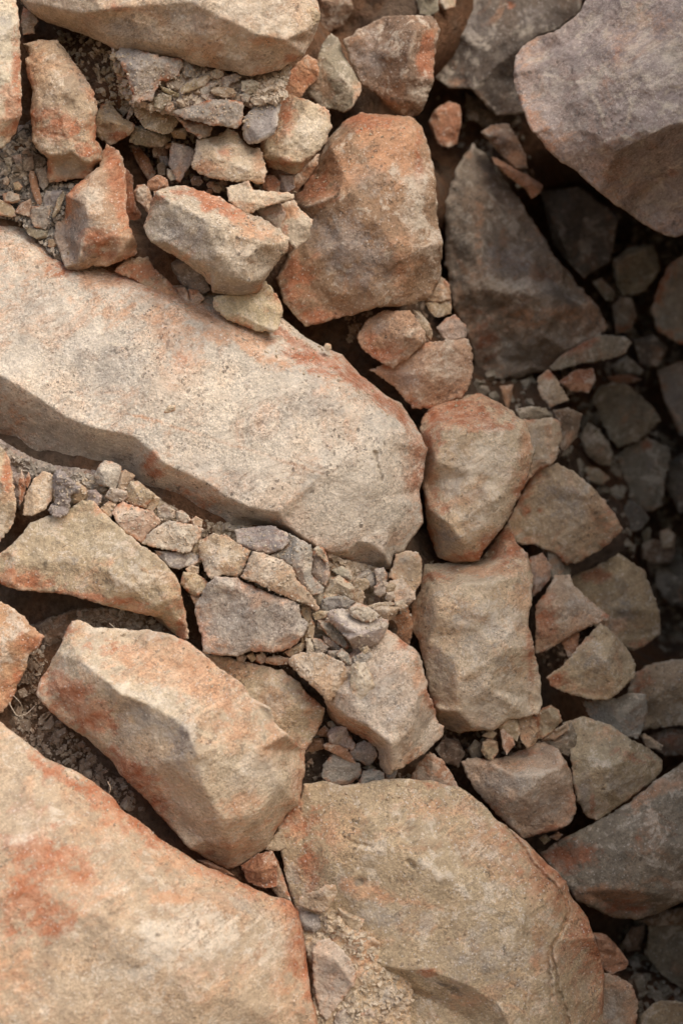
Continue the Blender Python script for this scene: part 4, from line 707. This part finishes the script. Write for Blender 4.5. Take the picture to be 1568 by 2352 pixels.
R('rock', 'flat grey faced block in the centre left', 200, '477,1340 497,1322 543,1328 579,1345 624,1366 665,1376 686,1389 691,1414 706,1430 701,1455 688,1470 668,1488 630,1498 573,1496 540,1506 512,1506 466,1498 461,1458 451,1422 447,1396 459,1371', '470,1375,45 500,1345,60 560,1362,68 640,1388,70 676,1398,62 672,1450,64 662,1478,50|480,1470,55 540,1485,60 620,1480,62|570,1430,75', 'grey',
  'g 560 1410 80 50 .5;p 640 1420 30 50 .5;c 690 1440 10 40 .6;o 455 1430 10 40 .8;o 475 1480 30 16 .6;r 452 1415 5 30 .5', mat='speck')
R('shard', 'small tan stone at the tip of the long cream shard', 215, '693,1390 712,1392 713,1420 706,1428 692,1408', '', 'tan')
R('shard', 'flat chip right of the tip of the long cream shard', 215, '719,1410 735,1404 752,1405 748,1418 725,1422', '', 'tan')
R('shard', 'tan sliver against the right side of the flat grey faced block', 215, '705,1432 715,1420 722,1440 718,1465 705,1475 700,1460', '', 'tan')
R('stone', 'upright pale stone above the L shaped grey stone', 195, '742,1372 744,1362 760,1331 778,1323 808,1344 812,1356 808,1377 793,1369 778,1364 760,1377', '', 'cream')
R('stone', 'muddy lump left of the clod on the L shaped grey stone', 210, '740,1378 760,1372 790,1370 812,1382 800,1400 775,1398 750,1410 738,1400', '', 'purple', mat='crumb', st='p 770 1385 40 20 .7')
R('stone', 'tan block under the right tip of the long slab', 95, '909,1276 934,1266 959,1271 967,1286 965,1336 949,1361 924,1351 899,1326 891,1326 904,1301', '925,1285,20 950,1290,30 945,1335,25', 'tan', 'g 925 1285 12 12 .8;o 900 1325 10 20 .6')
R('stone', 'pale crumbly stone below the tan block', 120, '896,1336 924,1331 951,1361 951,1376 934,1391 909,1386 894,1361', '', 'cream', mat='crumb')
R('stone', 'upright grey stone over the small dark hole', 130, '860,1308 880,1305 887,1320 885,1342 866,1344', '', 'grey')
R('stone', 'arched grey stone left of the upright one over the hole', 120, '811,1335 825,1320 845,1308 857,1318 862,1342 850,1348 838,1330 822,1333', '', 'grey')
R('stone', 'blunt stone below the arched grey stone', 130, '811,1338 820,1330 838,1330 847,1338 843,1350 830,1358 812,1352', '', 'tan')
R('stone', 'lowest of the three stones left of the small dark hole', 130, '813,1352 830,1352 835,1365 832,1388 812,1383 810,1370', '', 'tan')
R('stone', 'pale wedge hanging over the small dark hole', 133, '861,1348 880,1335 890,1340 885,1362 872,1370 860,1362', '', 'pale')
R('shard', 'first thin slab in the stack below the small dark hole', 145, '842,1392 870,1384 872,1390 850,1400', '', 'tan')
R('shard', 'second thin slab in the stack below the small dark hole', 145, '872,1384 900,1383 905,1389 880,1393', '', 'cream')
R('shard', 'broad flake at the bottom of the stack of thin slabs', 155, '855,1396 880,1393 915,1396 908,1412 892,1425 875,1420 865,1410', '', 'tan')
R('stone', 'orange stone behind the stack of thin slabs', 30, '885,1430 935,1395 948,1440 938,1482 910,1465', '', 'orange')
R('stone', 'L shaped grey stone with a cream top in the rubble', 220, '747,1425 757,1402 775,1397 793,1400 813,1418 844,1428 869,1418 890,1425 891,1438 877,1464 869,1476 844,1489 826,1504 813,1492 798,1469 785,1453 765,1436', '757,1420,20 785,1436,50 828,1458,68 884,1440,35|828,1458,68 827,1498,20|800,1415,30 850,1438,45', 'grey', 'c 800 1425 40 14 .9 25;c 850 1438 40 10 .8;p 790 1455 24 20 .7')  # purple tint paints shade on the lower left facet
R('clod', 'pale crumbling clod on the L shaped grey stone', 262, '803,1397 820,1385 845,1395 860,1405 871,1413 855,1425 840,1428 820,1420 805,1410', '', 'pale', mat='crumb', rough=1.6)
R('shard', 'long grey blade left under the L shaped grey stone', 205, '730,1425 745,1425 775,1445 790,1465 800,1485 795,1490 770,1475 745,1450', '', 'grey')
R('shard', 'shorter grey blade under the long grey blade', 200, '742,1460 760,1468 782,1485 780,1493 760,1488 745,1475', '', 'purple')
R('shard', 'pointed dark chip right of the flat grey faced block', 225, '702,1468 713,1468 720,1495 712,1518 705,1500', '', 'olive')
R('stone', 'grey chip right of the pointed dark chip', 200, '715,1465 735,1470 753,1485 745,1497 725,1500 718,1490', '', 'grey')
R('shard', 'thin slip under the right corner of the flat grey faced block', 205, '655,1497 690,1478 703,1480 690,1500 665,1507', '', 'tan')
for i, (lab, o_, tn) in enumerate((('first chip from the left under the flat grey faced block', '545,1510 556,1503 566,1508 560,1518 548,1517', 'grey'), ('second chip from the left under the flat grey faced block', '568,1506 580,1500 588,1512 578,1520', 'tan'), ('third chip from the left under the flat grey faced block', '590,1504 606,1502 612,1514 600,1524 590,1518', 'pink'), ('long orange tan chip under the flat grey faced block', '612,1510 640,1508 660,1512 658,1526 630,1526 612,1522', 'orange'))):
    R('pebble', lab, 195, o_, '', tn)
R('shard', 'broad tan shard pointing down above the speckled grey block', 235, '660,1512 690,1498 740,1500 790,1522 798,1550 790,1580 780,1595 752,1610 735,1592 700,1562 675,1537 662,1522', '672,1522,20 710,1550,40 745,1590,40 775,1585,30|720,1515,35 780,1545,38', 'tan', 'c 770 1590 16 10 .5;o 680 1510 30 10 .3')
R('shard', 'grey strip behind the tip of the broad tan shard', 225, '795,1540 802,1545 805,1585 795,1595 783,1597 790,1575', '', 'grey')
R('shard', 'bright cream shard right of the broad tan shard', 265, '805,1535 815,1525 838,1523 850,1550 858,1575 850,1595 838,1612 825,1617 812,1600 805,1580', '820,1540,28 842,1570,38 832,1605,22', 'cream', 'o 812 1590 8 24 .6;c 830 1560 20 30 .7')
R('stone', 'angular grey chip above the grey strip', 245, '773,1503 785,1490 800,1505 808,1525 800,1528 785,1515', '', 'grey')
R('stone', 'blunt grey stone above the bright cream shard', 245, '813,1510 830,1500 850,1500 857,1508 845,1522 825,1528 813,1520', '', 'grey')
for i, (x, y, r_) in enumerate(((868, 1524, 14), (886, 1530, 9), (854, 1545, 8), (876, 1546, 10), (862, 1558, 10), (852, 1508, 9))):
    R('pebble', ('largest', 'rightmost', 'leftmost', 'middle', 'lowest', 'topmost')[i] + ' of the little grey pebbles beside the bright cream shard', 235,
      ' '.join('%.1f,%.1f' % (x + r_ * math.cos(a + i) * (1.15 - 0.3 * (k % 2)), y + r_ * math.sin(a + i) * 0.95) for k, a in enumerate((0.2, 1.2, 2.3, 3.3, 4.3, 5.3))), '', 'grey')

for lab, o_, zc, tn in (
  ('grey wedge left of the arched grey stone', '760,1310 785,1302 806,1312 808,1335 790,1328 775,1320', 150, 'pale'),
  ('crumb above the upright pale stone', '742,1345 756,1335 757,1350 748,1362', 175, 'tan'),
  ('small wedge between the upright and the pale wedge stones', '884,1345 898,1338 908,1345 900,1358 888,1362', 135, 'tan'),
  ('tiny pale chip below the pale wedge', '888,1362 902,1360 906,1372 894,1382 885,1375', 138, 'cream'),
  ('small block at the right end of the thin slabs', '905,1385 922,1380 934,1392 926,1402 910,1400', 140, 'cream'),
  ('brown slip inside the small dark hole', '858,1370 872,1366 878,1382 862,1388', 95, 'brown'),
  ('tan wedge below the narrow grey stone', '720,1370 740,1366 748,1380 738,1396 722,1390', 190, 'cream'),
  ('chip under the flat chip right of the cream shard tip', '728,1430 744,1424 752,1436 742,1446 730,1442', 200, 'grey'),
  ('pale chip left of the pointed dark chip', '690,1462 702,1455 704,1472 694,1480', 200, 'tan'),
  ('grey chip below the shorter grey blade', '755,1496 772,1494 778,1508 764,1516 752,1508', 225, 'grey'),
  ('small wedge above the blunt grey stone', '826,1490 842,1484 848,1494 836,1502', 245, 'pale'),
  ('tan crumb in the corner under the fan shaped stone', '440,1250 455,1240 466,1250 460,1266 446,1268', 200, 'tan')):
    R('stone', lab, zc, o_, '', tn, dome=9)

# ---------------------------------------------------------------- pebbles under the speckled grey block
R('stone', 'pinkish grey stone at the top of the pebble pocket', 150, '752,1685 762,1672 780,1670 795,1673 800,1690 813,1705 814,1717 805,1722 780,1713 757,1705', '', 'pink')
R('stone', 'angular grey stone at the right of the pebble pocket', 140, '805,1727 815,1712 835,1703 852,1708 865,1732 855,1750 845,1760 825,1747 808,1740', '', 'grey')
R('shard', 'orange splinter running through the pebble pocket', 155, '743,1712 755,1706 780,1713 797,1722 808,1740 815,1752 800,1748 770,1730 748,1722', '', 'orange')
R('stone', 'orange stone at the left of the pebble pocket', 110, '705,1727 718,1697 740,1697 745,1718 725,1724', '', 'orange')
R('pebble', 'small orange pebble above the orange stone of the pebble pocket', 120, '727,1685 745,1668 753,1675 750,1690 738,1690', '', 'orange')
R('pebble', 'topmost brown crumb of the pebble pocket', 120, '751,1660 762,1657 771,1666 768,1671 755,1669', '', 'warm')
R('stone', 'flat bottom stone of the pebble pocket', 130, '740,1775 745,1755 765,1733 790,1738 815,1752 825,1755 828,1780 815,1790 795,1803 775,1802 750,1792 740,1785', '765,1760,22 800,1760,26 805,1785,20', 'grey', 'o 780 1798 40 6 .7')
R('stone', 'dark brown stone deep in the pebble pocket', 60, '708,1728 735,1722 755,1730 735,1748 715,1752', '', 'brown')
R('stone', 'darkest stone at the lower left of the pebble pocket', 40, '700,1760 725,1755 742,1765 735,1785 705,1788', '', 'brown')
R('stone', 'grey stone on the top edge of the bottom centre boulder', 150, '826,1795 835,1772 855,1768 880,1775 880,1790 870,1805 850,1820 838,1818 828,1805', '', 'grey')
R('pebble', 'little grey chip right of the grey stone on the boulder edge', 140, '885,1772 895,1768 912,1768 905,1785 888,1790', '', 'grey')
R('pebble', 'left of two crumbs right of the little grey chip', 140, '893,1800 905,1792 915,1805 905,1815', '', 'tan')
R('pebble', 'right of two crumbs right of the little grey chip', 140, '915,1815 925,1798 934,1820', '', 'orange')
R('stone', 'thin tan chip at the right of the pebble pocket', 110, '833,1763 850,1758 862,1764 848,1768', '', 'tan')
R('rock', 'orange slab peeking out between the speckled block and the bottom centre boulder', 70, '935,1800 955,1760 985,1725 1015,1745 1035,1775 1054,1812 1000,1815', '960,1780,25 1000,1765,35 1020,1795,25', 'orange', 'c 970 1780 20 14 .4')
R('stone', 'brown pebbly stone under the right corner of the speckled grey block', -20, '1000,1720 1020,1695 1050,1700 1065,1730 1050,1760 1020,1750', '', 'brown')
R('stone', 'tan lump on the wedge topped block, leftmost', 40, '1105,1725 1109,1705 1120,1698 1140,1705 1142,1725 1130,1745 1115,1740', '', 'tan')
R('stone', 'tan lump above the leftmost one', 40, '1108,1690 1125,1675 1140,1685 1130,1697', '', 'tan')
R('shard', 'pointed orange fragment under the squarish block', 60, '1148,1680 1155,1675 1175,1695 1181,1710 1170,1720 1163,1732 1155,1715', '', 'orange')
R('stone', 'tan fragment above the pointed orange fragment', 45, '1140,1668 1165,1650 1185,1652 1193,1680 1185,1700 1165,1690', '', 'tan')
R('stone', 'tall tan fragment under the right corner of the squarish block', 40, '1190,1655 1220,1640 1233,1650 1235,1680 1228,1705 1210,1718 1195,1695', '', 'tan', 'o 1205 1700 16 16 .6')
R('stone', 'cubic tan stone right of the tall tan fragment', 20, '1232,1640 1245,1628 1265,1622 1280,1632 1288,1655 1270,1675 1245,1695 1233,1695', '', 'tan', 'r 1236 1660 5 30 .7')
R('shard', 'flat tan fragment right of the cubic tan stone', 10, '1245,1700 1270,1678 1300,1660 1305,1675 1275,1697', '', 'tan')
R('stone', 'dull stone below the flat tan fragment', -10, '1260,1705 1290,1690 1310,1660 1322,1690 1320,1715 1305,1735 1280,1725', '', 'olive', 'o 1280 1700 20 8 .6')
R('stone', 'dark rubble stone left of the tan lumps', -10, '1075,1720 1090,1700 1105,1710 1105,1735 1085,1745', '', 'olive')

# ---------------------------------------------------------------- around the foreground boulder
R('stone', 'rust red wedge between the orange and cream block and the foreground boulder', 190, '555,1989 590,1964 625,1957 635,1984 635,2034 615,2039 590,2034 570,2024', '', 'rust', 'o 600 2000 30 30 .7')
R('shard', 'tan splinter right of the rust red wedge', 180, '628,1960 640,1985 650,2014 668,2068 640,2060 625,2040', '', 'warm')
R('pebble', 'tan stone under the right tip of the orange and cream block', 190, '612,1951 625,1925 640,1909 660,1919 657,1947 635,1953', '', 'tan')
R('shard', 'dark red chip under the lower tip of the orange and cream block', 190, '455,1975 480,1978 520,1998 535,2010 505,2008 470,1990', '', 'rust')
cm = R('crumbly_mound', 'crumbling pale conglomerate between the foreground and bottom centre boulders', 265, '690,2085 735,2095 760,2085 800,2110 830,2140 860,2155 880,2190 900,2215 930,2230 950,2255 945,2290 940,2330 940,2440 940,2560 720,2560 720,2250 700,2180 688,2120',
  '730,2130,15 790,2140,25 850,2190,35 900,2250,40 910,2330,35 900,2500,35|740,2250,30 820,2280,45 800,2500,45', 'cream', 'o 840 2200 50 60 .6;p 900 2300 40 40 .4;r 765 2150 10 16 .7;c 860 2280 40 40 .4', mat='crumb', rough=3.2, cat='mound', kind='stuff', jag=2.2)
R('stone', 'blunt tan stone on top of the crumbling conglomerate', 285, '687,2070 695,2055 730,2048 745,2035 768,2033 773,2050 762,2070 750,2090 735,2095 715,2090 690,2080', '710,2065,25 745,2052,40 755,2070,32', 'tan', 'g 735 2065 20 20 .4')
R('shard', 'flat chip right below the blunt tan stone', 290, '775,2085 795,2095 834,2112 830,2125 820,2140 800,2130 785,2115', '', 'tan')
R('stone', 'grey green stone left below the blunt tan stone', 275, '688,2090 715,2098 735,2105 735,2130 720,2142 700,2135 690,2115', '', 'grey')
R('stone', 'large flat pale stone set in the crumbling conglomerate', 300, '718,2180 730,2160 755,2155 780,2175 800,2200 818,2230 815,2260 800,2275 790,2290 775,2310 760,2330 750,2345 735,2330 725,2290 718,2240', '735,2185,18 765,2200,28 795,2240,26 760,2300,22', 'pale', 'g 770 2240 40 50 .5;o 730 2170 14 14 .5', rough=0.7)
R('shard', 'upper grey flake at the bottom of the conglomerate', 300, '788,2290 815,2275 832,2285 828,2297 800,2302', '', 'grey')
R('shard', 'lower grey flake at the bottom edge of the conglomerate', 300, '770,2330 795,2310 820,2318 815,2345 790,2370 770,2360', '', 'grey')
R('shard', 'pale flake beside the lower grey flake', 305, '828,2330 850,2318 865,2335 850,2365 830,2370', '', 'pale')

# ---------------------------------------------------------------- clay and stones packed at the left edge
R('clay_bed', 'grey cracked clay packed under the tall tan slab at the left edge', 70, '-40,345 10,335 45,305 70,275 92,300 75,330 112,370 115,415 150,420 208,408 200,440 165,480 140,520 130,545 142,585 155,615 130,600 100,565 70,535 50,510 0,500 -40,500',
  '-20,400,25 40,380,35 90,420,45 140,460,55 130,510,50|60,330,10 100,380,30', 'purple', mat='clay', rough=3.0, cat='clay', kind='stuff')
for lab, o_, zc, tn, mt in (
  ('white stone in the clay at the left edge', '8,447 25,441 42,448 46,460 30,466 12,462', 75, 'pale', 'rock'),
  ('tan stone under the white stone at the left edge', '-15,465 0,460 18,466 30,478 37,493 25,498 0,493 -15,490', 70, 'tan', 'rock'),
  ('orange wedge right of the white stone in the clay', '50,468 70,458 73,475 72,498 55,492 36,487', 75, 'warm', 'rock'),
  ('long orange shard standing in the clay', '68,393 80,395 88,425 97,462 98,472 85,465 76,440 70,420', 75, 'orange', 'rock'),
  ('smooth mauve clay piece right of the long orange shard', '84,390 105,386 112,405 110,425 100,435 93,425', 80, 'purple', 'smooth'),
  ('broad mauve clay piece below the smooth one', '108,440 145,438 138,458 125,475 105,475 102,455', 85, 'purple', 'smooth'),
  ('thin leaning sliver on the clay left of the rust red block', '145,440 149,448 138,480 125,500 120,495 132,460', 100, 'olive', 'rock'),
  ('muddy block under the long orange shard', '75,475 100,475 118,472 115,500 105,525 80,520 72,500', 80, 'grey', 'crumb'),
  ('olive plate above the corner of the long slab', '62,522 85,525 108,530 108,545 85,547 66,538', 70, 'olive', 'rock'),
  ('tan nugget at the foot of the clay', '112,552 125,550 131,560 122,569 112,565', 75, 'warm', 'rock'),
  ('upper small pebble in the clay', '8,412 16,408 22,416 18,424 10,422', 70, 'tan', 'rock'),
  ('lower small pebble in the clay', '32,422 42,418 51,428 46,436 36,434', 72, 'tan', 'rock'),
  ('dark olive stone near the left edge in the clay', '10,365 35,360 36,390 20,392', 55, 'olive', 'rock'),
  ('olive block left of the smooth mauve clay piece', '55,365 75,360 78,388 60,392 52,380', 62, 'olive', 'rock'),
  ('slate grey clay slab in the slot beside the tall tan slab', '43,290 67,288 68,312 55,322 42,310', 40, 'purple', 'smooth'),
  ('mauve flake below the slate grey clay slab', '30,360 48,355 50,375 40,382', 65, 'purple', 'smooth')):
    R('stone' if 'clay piece' not in lab else 'clod', lab, zc + 40, o_, '', tn, mat=mt, dome=9)

# rubble bed under the overhanging boulder and under the long slab, clay in the crevices
R('rubble_bed', 'gritty grey rubble packed under the overhanging boulder', 168, '255,105 300,100 420,132 455,148 520,162 580,176 640,163 668,148 664,175 652,200 655,225 620,235 580,250 558,240 480,240 425,270 395,262 350,255 300,240 275,200 262,150', '300,150,10 400,170,25 500,190,35 600,200,35|420,230,20 560,225,25', 'pale', mat='crumb', rough=3.5, cat='rubble', kind='stuff', st='p 300 150 40 50 .6;c 620 195 40 26 .5')
R('rubble_bed', 'crumbled pale dirt between the stones below the long slab', 118, '110,1110 200,1090 300,1100 370,1150 440,1185 520,1205 620,1205 720,1250 790,1285 860,1300 900,1320 890,1440 880,1540 840,1560 790,1540 740,1500 700,1490 690,1400 600,1330 470,1290 440,1310 420,1300 330,1230 250,1170 190,1150 130,1190', '200,1130,15 330,1180,25 460,1240,30 600,1270,30 720,1330,20 800,1400,0 800,1480,50|840,1380,-60|870,1420,-30', 'tan', mat='crumb', rough=3.0, cat='dirt', kind='stuff', st='p 740 1390 60 40 .5')
R('clay_bed', 'dusky mud and litter lodged in the crevice at the lower left', 60, '60,1440 110,1420 170,1400 240,1395 330,1408 400,1450 430,1475 300,1460 170,1440 130,1500 105,1545 85,1595 130,1660 200,1710 280,1790 330,1850 280,1860 200,1790 100,1735 30,1680 10,1640 40,1580 70,1510', '90,1500,20 90,1560,10 150,1690,15|200,1420,20 320,1440,25', 'brown', mat='crumb', rough=4.0, cat='mud', kind='stuff')

R('rubble_bed', 'grey brown crumbly earth wedged under the left end of the long slab', 112, '-40,985 25,1025 75,1052 130,1070 200,1078 300,1095 330,1125 250,1130 205,1125 190,1145 150,1120 125,1085 80,1095 55,1130 45,1170 25,1120 10,1050 -40,1020', '0,1020,20 80,1072,20 160,1095,25 260,1112,25', 'grey', mat='crumb', rough=3.0, cat='earth', kind='stuff', st='o 30 1050 40 20 .5;k 120 1075 60 8 .3')

# ---------------------------------------------------------------- crumbs and grit lying on the stones and in the cracks
bpy.context.view_layer.update()
dg = bpy.context.evaluated_depsgraph_get()
def surface(x, y):
    d = Vector(((x - 784) / FD, 1.0, -(y - 1176) / FD)).normalized()
    hit, loc, nor, ix, ob, mx = sc.ray_cast(dg, Vector((0, 0, CAMZ)), d)
    return (loc, nor, ob) if hit else None
ICO = np.array([(x, y, z) for x in (-1, 1) for y in (-1, 1) for z in (-1, 1)], float) * 0.62
ICF = [(0, 1, 3, 2), (4, 6, 7, 5), (0, 4, 5, 1), (2, 3, 7, 6), (0, 2, 6, 4), (1, 5, 7, 3)]
def crumbs(name, label, cat, areas, tones, seed, skip=(), up=-2.0):
    rs = np.random.RandomState(seed); co = []; fc = []; cl = []
    for poly, n, r0, r1 in areas:
        P = np.array([q[:2] for q in pts(poly)]); lo, hi = P.min(0), P.max(0); k = 0; tries = 0
        while k < n and tries < n * 12:
            tries += 1
            q = lo + rs.uniform(0, 1, 2) * (hi - lo)
            if not inside(q[None], P)[0]: continue
            s = surface(*q); k += 1
            if s is None or s[1].z < up or (skip and s[2].name.split('.')[0] in skip): continue
            r = (r0 + (r1 - r0) * rs.uniform() ** 2.2) * U
            R3 = np.linalg.qr(rs.normal(size=(3, 3)))[0]
            v = (ICO + rs.normal(size=(8, 3)) * 0.20) * np.array((1.0, rs.uniform(0.65, 1.0), rs.uniform(0.45, 0.8))) * r
            v = v @ R3.T + np.array(s[0]) + np.array(s[1]) * r * rs.uniform(-0.15, 0.3)
            b = len(co) * 8; co.append(v); fc += [tuple(a + b for a in q4) for q4 in ICF]
    if not co: return
    o = mesh_object(name, np.vstack(co), fc, 'rock', TONE[tones], False)
    o['label'] = label; o['category'] = cat; o['kind'] = 'stuff'
crumbs('grit', 'grey grit packed under the overhanging boulder', 'grit', [
    ('265,115 320,112 420,138 460,152 580,178 650,165 668,150 655,200 660,228 600,240 480,238 420,262 350,255 300,240', 700, 3, 13),
    ('545,165 668,150 655,200 655,230 610,238 560,236', 420, 3, 9), ('415,135 470,150 450,182 415,178', 60, 3, 8), ('345,230 420,240 410,262 360,262', 50, 4, 9)], 'pale', 11, ('boulder', 'rock', 'stone', 'shard', 'pebble', 'clod'))
crumbs('grit', 'brown crumbs in the dark slots of the upper rubble', 'grit', [
    ('290,330 350,335 400,330 440,400 520,420 600,425 600,440 430,425 400,430 345,410', 150, 4, 10), ('120,60 215,90 270,130 300,200 300,240 225,240 215,210 165,140', 160, 4, 12),
    ('385,295 460,300 450,330 400,335', 60, 3, 8), ('590,425 680,420 690,470 640,480 590,480', 60, 3, 9)], 'ochre', 12, ('boulder', 'rock', 'stone', 'shard', 'pebble', 'clod'))
crumbs('grit', 'grey crumbs stuck in the clay at the left edge', 'grit', [('0,340 60,310 80,330 115,420 200,410 150,490 125,545 150,610 60,525 0,495', 420, 2.5, 9)], 'grey', 13, ('boulder', 'rock', 'stone', 'shard', 'pebble', 'clod'))
crumbs('grit', 'pale crumbs filling the cracks below the long slab', 'grit', [
    ('110,1100 200,1090 300,1105 370,1155 470,1200 560,1215 660,1225 790,1295 900,1325 890,1440 860,1540 790,1530 700,1500 690,1400 560,1330 470,1290 330,1235 220,1160 130,1190', 2200, 2.5, 13),
    ('690,1390 760,1370 820,1400 760,1440 800,1500 720,1510 690,1470', 400, 3, 15), ('800,1320 900,1330 890,1440 840,1440 800,1400', 160, 3, 15), ('470,1195 560,1205 545,1245 470,1225', 60, 3, 8), ('415,1295 470,1290 480,1330 440,1380 415,1340', 50, 3, 8)], 'tan', 14, ('boulder', 'rock', 'stone', 'shard', 'pebble', 'clod'))
crumbs('grit', 'tan crumbs around the pebble pocket', 'grit', [('700,1660 770,1650 870,1700 890,1790 940,1800 930,1820 830,1820 735,1800 700,1780', 170, 3, 9), ('880,1775 945,1780 940,1822 880,1815', 60, 3, 9)], 'warm', 15, ('boulder', 'rock', 'stone', 'shard', 'pebble', 'clod'))
crumbs('grit', 'dark litter of crumbs and flakes in the lower left crevice', 'grit', [('50,1500 110,1480 100,1580 160,1680 290,1800 330,1860 270,1850 100,1740 20,1670', 420, 3, 12), ('170,1400 330,1408 400,1450 300,1450 180,1430', 120, 3, 10), ('60,1450 110,1440 100,1560 50,1580', 90, 3, 10)], 'brown', 16, ('boulder', 'rock', 'stone', 'shard', 'pebble', 'clod'))
crumbs('grit', 'pale flakes breaking off the crumbling conglomerate', 'grit', [('690,2090 770,2090 850,2150 900,2215 950,2255 940,2352 720,2352 720,2150', 520, 3, 11)], 'cream', 17, ('boulder', 'rock', 'stone', 'shard', 'pebble', 'clod'))
crumbs('grit', 'orange crumbs between the blocks on the right', 'grit', [('1000,1660 1240,1640 1310,1670 1300,1740 1200,1730 1080,1750 1010,1720', 220, 4, 12), ('790,720 850,715 830,800 800,800', 40, 4, 10), ('950,690 1040,690 1020,790 960,780', 50, 4, 9), ('1235,1480 1340,1450 1330,1520 1260,1560', 50, 4, 11)], 'warm', 18, ('boulder', 'rock', 'stone', 'shard', 'pebble', 'clod'))
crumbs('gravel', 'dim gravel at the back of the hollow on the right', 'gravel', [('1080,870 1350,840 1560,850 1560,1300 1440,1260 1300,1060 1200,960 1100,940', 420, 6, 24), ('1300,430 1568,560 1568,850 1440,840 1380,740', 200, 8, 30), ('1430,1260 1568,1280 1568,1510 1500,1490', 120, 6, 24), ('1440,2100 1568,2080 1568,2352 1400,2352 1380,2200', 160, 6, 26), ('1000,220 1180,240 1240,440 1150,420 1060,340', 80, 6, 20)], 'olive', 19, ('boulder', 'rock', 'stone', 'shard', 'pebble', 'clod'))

crumbs('dust', 'fine pale grit dusting the upper rubble', 'grit', [('265,115 420,138 580,178 668,150 655,228 560,300 420,262 330,330 250,240', 700, 1.5, 4.5)], 'pale', 31, ('boulder', 'rock'))
crumbs('dust', 'fine pale grit dusting the rubble below the long slab', 'grit', [('110,1090 300,1105 470,1200 660,1225 790,1295 960,1330 940,1440 860,1560 700,1520 560,1330 330,1235 130,1190', 1300, 1.5, 4.5), ('560,1490 700,1480 860,1500 880,1560 700,1560', 220, 1.5, 4.5)], 'pale', 32, ('boulder', 'rock'))
crumbs('dust', 'loose crumbs resting on the ledges of the big stones', 'grit', [('0,500 160,580 420,680 660,735 940,940 900,960 640,840 320,670 0,560', 260, 1.5, 5), ('690,1795 1060,1795 1100,1860 900,1850 690,1850', 160, 1.5, 5), ('980,905 1180,940 1200,985 980,990', 60, 1.5, 5), ('970,1290 1220,1230 1220,1330 970,1370', 80, 1.5, 5), ('340,430 600,500 660,550 500,520', 60, 1.5, 4), ('0,1650 200,1790 480,2000 660,2080 600,2100 200,1860', 150, 1.5, 5), ('160,1430 440,1480 600,1620 400,1560', 90, 1.5, 5), ('690,440 860,265 960,290 800,400', 60, 1.5, 5)], 'tan', 33, (), 0.35)
crumbs('grit', 'brown crumbs under the left part of the long slab', 'grit', [('-5,1015 75,1065 200,1092 330,1125 300,1120 230,1128 190,1112 120,1105 60,1095', 420, 2.5, 11)], 'grey', 34, ('boulder', 'rock', 'stone', 'shard', 'pebble', 'clod'))
crumbs('grit', 'larger flakes among the litter in the lower left crevice', 'grit', [('50,1500 110,1480 100,1580 160,1680 290,1800 330,1860 270,1850 100,1740 20,1670', 110, 6, 20), ('170,1400 330,1408 400,1450 300,1450 180,1430', 60, 4, 14)], 'brown', 35, ('boulder', 'rock', 'stone', 'shard', 'pebble', 'clod'))
# dry stalks caught in the lower left crevice
def stalk(label, line, r, z):
    p = np.array([q[:2] for q in pts(line)]); t = np.linspace(0, 1, len(p)); tt = np.linspace(0, 1, 14)
    x = np.interp(tt, t, p[:, 0]); y = np.interp(tt, t, p[:, 1]); zz_ = z + 12 * np.sin(tt * 3.1)
    c = world(x, y, DREF - zz_ * U); co = []; fc = []
    for i in range(14):
        d_ = c[min(i + 1, 13)] - c[max(i - 1, 0)]; d_ /= np.linalg.norm(d_); a = np.cross(d_, (0, 1, 0.1)); a /= np.linalg.norm(a); b = np.cross(d_, a)
        for k in range(5): co.append(c[i] + r * U * (1 - 0.5 * i / 13) * (a * math.cos(k * 1.2566) + b * math.sin(k * 1.2566)))
    for i in range(13):
        for k in range(5): fc.append((i * 5 + k, i * 5 + (k + 1) % 5, i * 5 + 5 + (k + 1) % 5, i * 5 + 5 + k))
    o = mesh_object('dry_stalk', np.array(co), fc, 'smooth', (0.34, 0.27, 0.19)); o['label'] = label; o['category'] = 'stalk'
stalk('pale curved stalk in the dark gap under the tan slab', '252,1432 262,1440 268,1452', 1.3, 235)
stalk('long dry stalk low in the crevice by the rusty left rock', '18,1590 24,1620 40,1646 62,1640 80,1622', 1.4, 225)
stalk('short dry stalk beside the long one in the crevice', '30,1596 46,1612 55,1630', 1.2, 228)
stalk('curled dry stalk at the edge of the foreground boulder', '248,1795 255,1810 250,1826 262,1838', 1.4, 300)
